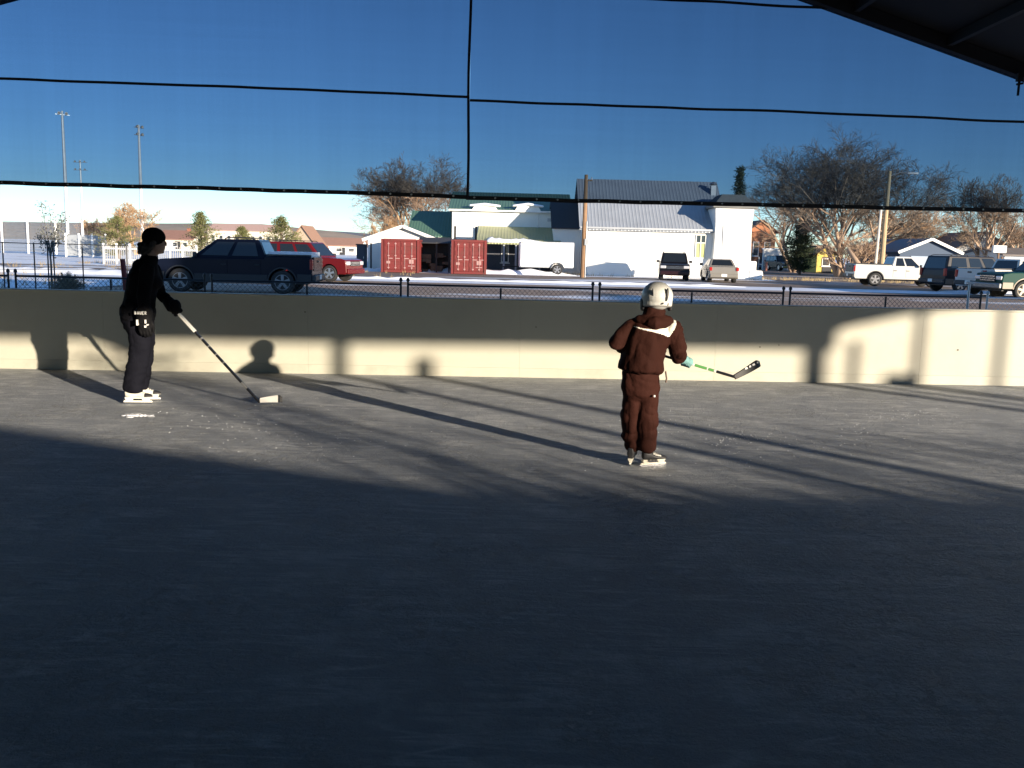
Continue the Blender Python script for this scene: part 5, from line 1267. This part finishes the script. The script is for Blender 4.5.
# ---- houses right
far_house(748, 775, 231, 221, 112, 'orange brick house with steep gable right of the church tower', brick_w, M('roof_dkbrown', (.12, .07, .05), .85), 'y', wn=2, group='houses across the street')
b = MB(); a, c = at(764, 255, 108), at(789, 255, 108); ht = at(775, 249.5, 108).z
t = thing('garden_wall', 'low bright white wall behind the cars in the side street', 'wall', ((a.x + c.x) / 2, 108.5, 0)); b.box((0, 0, ht / 2), (c.x - a.x, .3, ht)); b.build('wall', white_wall, t)
b = MB(); b.box((0, 0, ht + .06), (c.x - a.x + .2, .45, .12)); b.build('coping', snow_m, t)
far_house(818, 836, 253, 246.5, 98, 'small yellow gabled outbuilding behind the big bare tree trunk', M('yellow_paint', (.55, .42, .1), .8), M('roof_dkbrown', (.12, .07, .05), .85), 'y', name='shed', dep=5, wn=1)
kx0, kx1 = at(903, 250, 74).x, at(963, 250, 74).x; bl_w = M('blue_grey_siding', (.032, .058, .105), .7, var=.06)
be = at(935, 252, 74).z; br = at(943, 240, 74).z
gable('workshop', 'blue metal building with blue roof and white gable edge behind the white pickup', 'building', ((kx0 + kx1) / 2 - .3, 74, 0), R(4), kx1 - kx0, 9, be, br - be, bl_w, blue_roof, 'y', over=.3, fascia=white_rub, th=.1, doors=[(-.6, -.04, 1.8, 1.9, M('roller_door', (.2, .27, .36), .5))])
far_house(952, 1016, 252, 233, 92, 'grey gabled house partly hidden behind the charcoal sport utility', grey_w, M('roof_greybrown', (.17, .14, .12), .85), 'y', wn=3, group='houses across the street')
far_house(1006, 1060, 256, 250, 80, 'white low shed at the right frame edge above the teal truck', white_wall, M('roof_greybrown', (.17, .14, .12), .85), 'x', wn=3, group='houses across the street')

# ================================================================== TREES
def bare_tree(label, loc, H, W, seed, trunks=3, mat=None, wood=None, levels=(5, 5, 5, 4, 4), lean=.35, group='bare trees', r0=.22, name='bare_tree', tw=.012, low=.0, upb=.10):
    rnd = random.Random(seed); segs = []
    def rv():
        while True:
            v = Vector((rnd.uniform(-1, 1), rnd.uniform(-1, 1), rnd.uniform(-1, 1)))
            if .01 < v.length < 1: return v.normalized()
    def grow(p, d, L, r, lv):
        n = 4 if lv < 2 else (3 if lv < 4 else 2); pts = [p]; q = p; dd = d
        for i in range(n):
            dd = (dd + rv() * (.16 if lv < 2 else .24) + Vector((0, 0, upb if lv < 4 else .02))).normalized(); q = q + dd * L / n; pts.append(q)
        rr = [max(tw, r * (1 - .62 * i / n)) for i in range(n + 1)]
        segs.append((lv, pts, rr))
        if lv >= len(levels): return
        k = levels[lv]
        for i in range(k):
            f = .32 + .68 * (i + rnd.random()) / k; f = min(f, .999); a = f * n; j = int(a); o = pts[j].lerp(pts[j + 1], a - j)
            base = (pts[j + 1] - pts[j]).normalized(); perp = base.cross(rv()).normalized(); ang = R(rnd.uniform(22, 52))
            grow(o, (base * math.cos(ang) + perp * math.sin(ang)).normalized(), L * (rnd.uniform(.55, .78) if lv < 1 else rnd.uniform(.42, .62)), max(tw, rr[j] * .58), lv + 1)
    for k in range(trunks):
        a = 2 * PI * k / trunks + rnd.uniform(-.4, .4); l = lean * rnd.uniform(.5, 1.2) if trunks > 1 else .06
        grow(Vector((math.cos(a) * .12 * (trunks > 1), math.sin(a) * .12 * (trunks > 1), 0)), Vector((math.cos(a) * l, math.sin(a) * l, 1)).normalized(), H * .46, r0, 0)
    zs = sorted(p.z for s in segs for p in s[1]); xs = sorted(p.x for s in segs for p in s[1]); n_ = len(zs)
    kz = H / zs[int(n_ * .998)]; kx = W / max(.1, xs[int(n_ * .995)] - xs[int(n_ * .005)]); ox = (xs[int(n_ * .995)] + xs[int(n_ * .005)]) / 2
    def sc(p): f = min(1, max(0, p.z * kz / (H * .3))); return Vector(((p.x - ox * f) * kx, p.y * kx, max(p.z * kz, -.05)))
    t = thing(name, label, 'tree', loc, 0, group); A, B_ = MB(), MB()
    for lv, pts, rr in segs:
        (A if lv < 2 else B_).tube([sc(p) for p in pts], rr, 7 if lv < 2 else (4 if lv < 4 else 3), cap=False)
    A.build('trunk', wood or bark, t, smooth=True); B_.build('crown', mat or twig, t); return t
def tree_at(px, py_top, wpx, Yt, **k):
    p = at(px, py_top, Yt); return (p.x, Yt, 0), p.z, wpx * Yt / F_PX
twig_red = M('twig_reddish', (.23, .155, .105), .9, var=.25, scale=.5); twig_or = M('twig_orange', (.38, .24, .13), .9, var=.25, scale=.5); twig_gr = M('twig_grey', (.17, .135, .105), .9, var=.25, scale=.5)
l, h, w_ = tree_at(435, 160, 150, 102); bare_tree('broad bare cottonwood rising behind the garage and green roofs', l, h, w_, 21, 5, twig_red, twig_or, levels=(7, 6, 6, 5, 4), lean=.6, tw=.0105)
l, h, w_ = tree_at(850, 136, 178, 78); bare_tree('largest bare tree with many spreading limbs behind the white pickup', l, h, w_, 8, 4, twig_gr, twig_pale, levels=(8, 7, 6, 5, 4), lean=.5, r0=.26, tw=.0085)
l, h, w_ = tree_at(800, 172, 120, 96); bare_tree('bare tree between the church tower and the largest bare tree', l, h, w_, 15, 4, twig_red, twig_pale, levels=(5, 5, 5, 4, 3), lean=.5, tw=.010)
l, h, w_ = tree_at(918, 196, 110, 100); bare_tree('pale brown bare thicket behind the street lamp pole', l, h, w_, 17, 5, twig_or, twig_pale, levels=(5, 5, 5, 5, 3), lean=.6, tw=.014)
l, h, w_ = tree_at(993, 177, 78, 84); bare_tree('bare tree above the grey house near the right frame edge', l, h, w_, 31, 3, twig, twig_pale, levels=(6, 6, 5, 5, 4), lean=.4, tw=.010)
l, h, w_ = tree_at(1024, 205, 60, 90); bare_tree('reddish bare tree half cut by the right frame edge', l, h, w_, 33, 3, twig_red, twig_pale, levels=(5, 5, 5, 4, 3), lean=.4, tw=.014)
l, h, w_ = tree_at(134, 202, 52, 108); bare_tree('small orange bare tree left of the knit cap', l, h, w_, 41, 3, twig_or, twig_or, levels=(5, 5, 5, 4, 3), lean=.45, tw=.014, r0=.14)
l, h, w_ = tree_at(97, 216, 34, 118); bare_tree('low orange bare shrub beyond the ball field netting', l, h, w_, 43, 6, twig_or, twig_or, levels=(4, 5, 5, 4), lean=.7, tw=.014, r0=.08)
l, h, w_ = tree_at(392, 214, 40, 96); bare_tree('low pale brown thicket at the foot of the broad cottonwood', l, h, w_, 47, 6, twig_or, twig_or, levels=(4, 5, 5, 4, 2), lean=.7, tw=.013, r0=.08)
l, h, w_ = tree_at(852, 232, 62, 72); bare_tree('tangle of pale suckers round the foot of the largest bare tree', l, h, w_, 51, 7, twig_pale, twig_pale, levels=(4, 5, 5, 3), lean=.6, tw=.013, r0=.12)
# leaning dead trunk beside it
p = gnd(872, 281); b = MB(); b.tube([(p.x - .2, 66.5, 0), (p.x - .9, 67, 1.2), (p.x - 1.6, 67.4, 2.3)], [.24, .2, .13], 8)
tag(b.build('fallen_trunk', twig_pale, smooth=True), 'leaning dead trunk beside the tail of the white pickup', 'trunk')

def evergreen(label, loc, H, W, seed, mat, round_=False, n=170, leaf=.13, group='evergreens', base=.06, per=26):
    rnd = random.Random(seed); t = thing('evergreen_tree', label, 'tree', loc, 0, group)
    b = MB(); b.tube([(0, 0, 0), (.03, 0, H * .5), (0, 0, H * .97)], [W * .05, W * .035, .02], 8); 
    c = MB()
    for i in range(n):
        f = base + (1 - base) * (i + rnd.random()) / n
        prof = (1 - f) ** .85 * (.75 + .25 * math.sin(f * 40)) if not round_ else math.sin(PI * min(1, .14 + .86 * f) ** .75) ** .8
        rad = W / 2 * max(.05, prof) * rnd.uniform(.4, 1.15); a = rnd.uniform(0, 2 * PI); dr = -.18 if not round_ else .22
        o = Vector((0, 0, H * f * .97)); e = o + Vector((math.cos(a) * rad, math.sin(a) * rad, rad * dr + rnd.uniform(-.05, .1)))
        b.tube([o, o.lerp(e, .5) + Vector((0, 0, .04)), e], [.025, .017, .006], 3, cap=False)
        for k in range(per):
            q = o.lerp(e, .2 + .85 * rnd.random()) + Vector((rnd.gauss(0, 1), rnd.gauss(0, 1), rnd.gauss(0, .8))) * leaf * .9
            d = (e - o).normalized() + Vector((rnd.gauss(0, .6), rnd.gauss(0, .6), rnd.gauss(.2, .5))); d.normalize(); s_ = d.cross(Vector((rnd.gauss(0, 1), rnd.gauss(0, 1), rnd.gauss(0, 1)))).normalized(); L = leaf * rnd.uniform(.6, 1.5)
            c.add([q - s_ * L * .16, q + d * L, q + s_ * L * .16], [(0, 1, 2)]); s2_ = d.cross(s_)
            c.add([q - s2_ * L * .16, q + d * L, q + s2_ * L * .16], [(0, 1, 2)])
    b.build('trunk', bark, t); c.build('crown', mat, t); return t
for (px, py, wpx, Yt, lab, sd, m_, rn) in ((200, 212.5, 31, 70, 'olive evergreen standing behind the nose of the navy pickup', 3, needle_y, True), (281, 216.5, 34, 70, 'roundest olive evergreen, behind the tail of the navy pickup', 4, needle_y, True), (241, 227, 20, 78, 'small olive evergreen peeping over the navy pickup roof', 6, needle_y, True), (117, 217, 34, 80, 'olive evergreen behind the picket fence, beside the small orange tree', 7, needle_y, True)):
    l, h, w_ = tree_at(px, py, wpx * 1.4, Yt); evergreen(lab, l, h, w_, sd, m_, rn, n=95, leaf=.14, per=44)
l, h, w_ = tree_at(803, 220, 33, 84); evergreen('dense dark green juniper beside the side street', l, h, w_, 8, needle, True, n=190, leaf=.17, per=50)
l, h, w_ = tree_at(741, 166, 40, 92); evergreen('tall dark spruce rising behind the church tower', l, h, w_, 9, needle, False, n=130, leaf=.22, per=40)

# young staked tree, left
p = gnd(52, 288.5); t = thing('young_tree', 'slender young tree with a few grey leaves, tied to two stakes at left', 'tree', (p.x, p.y, 0)); rnd = random.Random(77)
H = at(44, 201, p.y).z; b = MB(); c = MB(); tops = [((-.22, 0, H)), ((.05, 0, H * .93)), ((.42, .1, H * .9)), ((-.3, .1, H * .72)), ((.3, -.1, H * .7)), ((-.38, 0, H * .62)), ((.5, 0, H * .6)), ((.55, 0, H * .83))]
b.tube([(0, 0, 0), (.01, 0, H * .3), (-.03, 0, H * .55)], [.035, .028, .02], 6)
for e in tops:
    o = Vector((0, 0, H * rnd.uniform(.25, .5))); e = Vector(e); pts = [o, o.lerp(e, .5) + Vector((rnd.uniform(-.05, .05), 0, .1)), e]; b.tube(pts, [.017, .011, .005], 4)
    for k in range(75):
        q = o.lerp(e, rnd.random() ** .6) + Vector((rnd.gauss(0, .08), rnd.gauss(0, .08), rnd.gauss(0, .06))); d = Vector((rnd.gauss(0, 1), rnd.gauss(0, 1), rnd.gauss(0, 1))).normalized(); s_ = d.orthogonal().normalized(); L = rnd.uniform(.05, .10)
        c.add([q, q + d * L * .5 + s_ * L * .3, q + d * L, q + d * L * .5 - s_ * L * .3], [(0, 1, 2, 3)])
b.build('trunk', M('young_bark', (.1, .09, .08), .8), t); c.build('crown', M('dry_leaves', (.13, .135, .12), .8, var=.3), t)
for x in (-.06, .14): b = MB(); b.tube([(x, -.06, 0), (x * .9, -.05, H * .55)], .022, 6); b.build('stake', dark_metal, t)
# dry bush
p = gnd(68, 293); t = thing('dry_bush', 'rounded grey green dry bush below the young tree', 'bush', (p.x, p.y, 0)); rnd = random.Random(12); b = MB(); c = MB()
for i in range(420):
    a = rnd.uniform(0, 2 * PI); el = rnd.uniform(.15, 1.5); L = .62 * rnd.uniform(.7, 1.1); e = Vector((math.cos(a) * math.cos(el) * L * .95, math.sin(a) * math.cos(el) * L * .8, math.sin(el) * L * .92)); o = Vector((rnd.uniform(-.1, .1), rnd.uniform(-.1, .1), 0))
    b.tube([o, o.lerp(e, .55) + Vector((0, 0, .06)), e], [.008, .006, .003], 3, cap=False)
    for k in range(9):
        q = o.lerp(e, .45 + .6 * rnd.random()); d = (e - o).normalized() + Vector((rnd.gauss(0, .5), rnd.gauss(0, .5), rnd.gauss(0, .5))); d.normalize(); s_ = d.orthogonal().normalized(); L2 = rnd.uniform(.04, .09); c.add([q - s_ * .008, q + d * L2, q + s_ * .008], [(0, 1, 2)])
b.build('trunk', twig_gr, t); c.build('crown', M('sage', (.15, .15, .105), .85, var=.3), t)
# dead grass poking through the snow
rnd = random.Random(5); b = MB()
for i in range(900):
    x = rnd.uniform(-40, -6) if i % 2 else rnd.uniform(-30, 30); y = rnd.uniform(20, 60) if i % 2 else rnd.uniform(62, 66)
    if y < 46 and x > -14: continue
    cx_, cy_ = x, y
    for k in range(6):
        q = Vector((cx_ + rnd.gauss(0, .1), cy_ + rnd.gauss(0, .1), -.02)); d = Vector((rnd.gauss(0, .35), rnd.gauss(0, .35), 1)).normalized(); L = rnd.uniform(.1, .32); b.add([q - Vector((.012, 0, 0)), q + d * L, q + Vector((.012, 0, 0))], [(0, 1, 2)])
tag(b.build('dead_grass', M('straw', (.32, .24, .12), .9, var=.3)), kind='stuff')
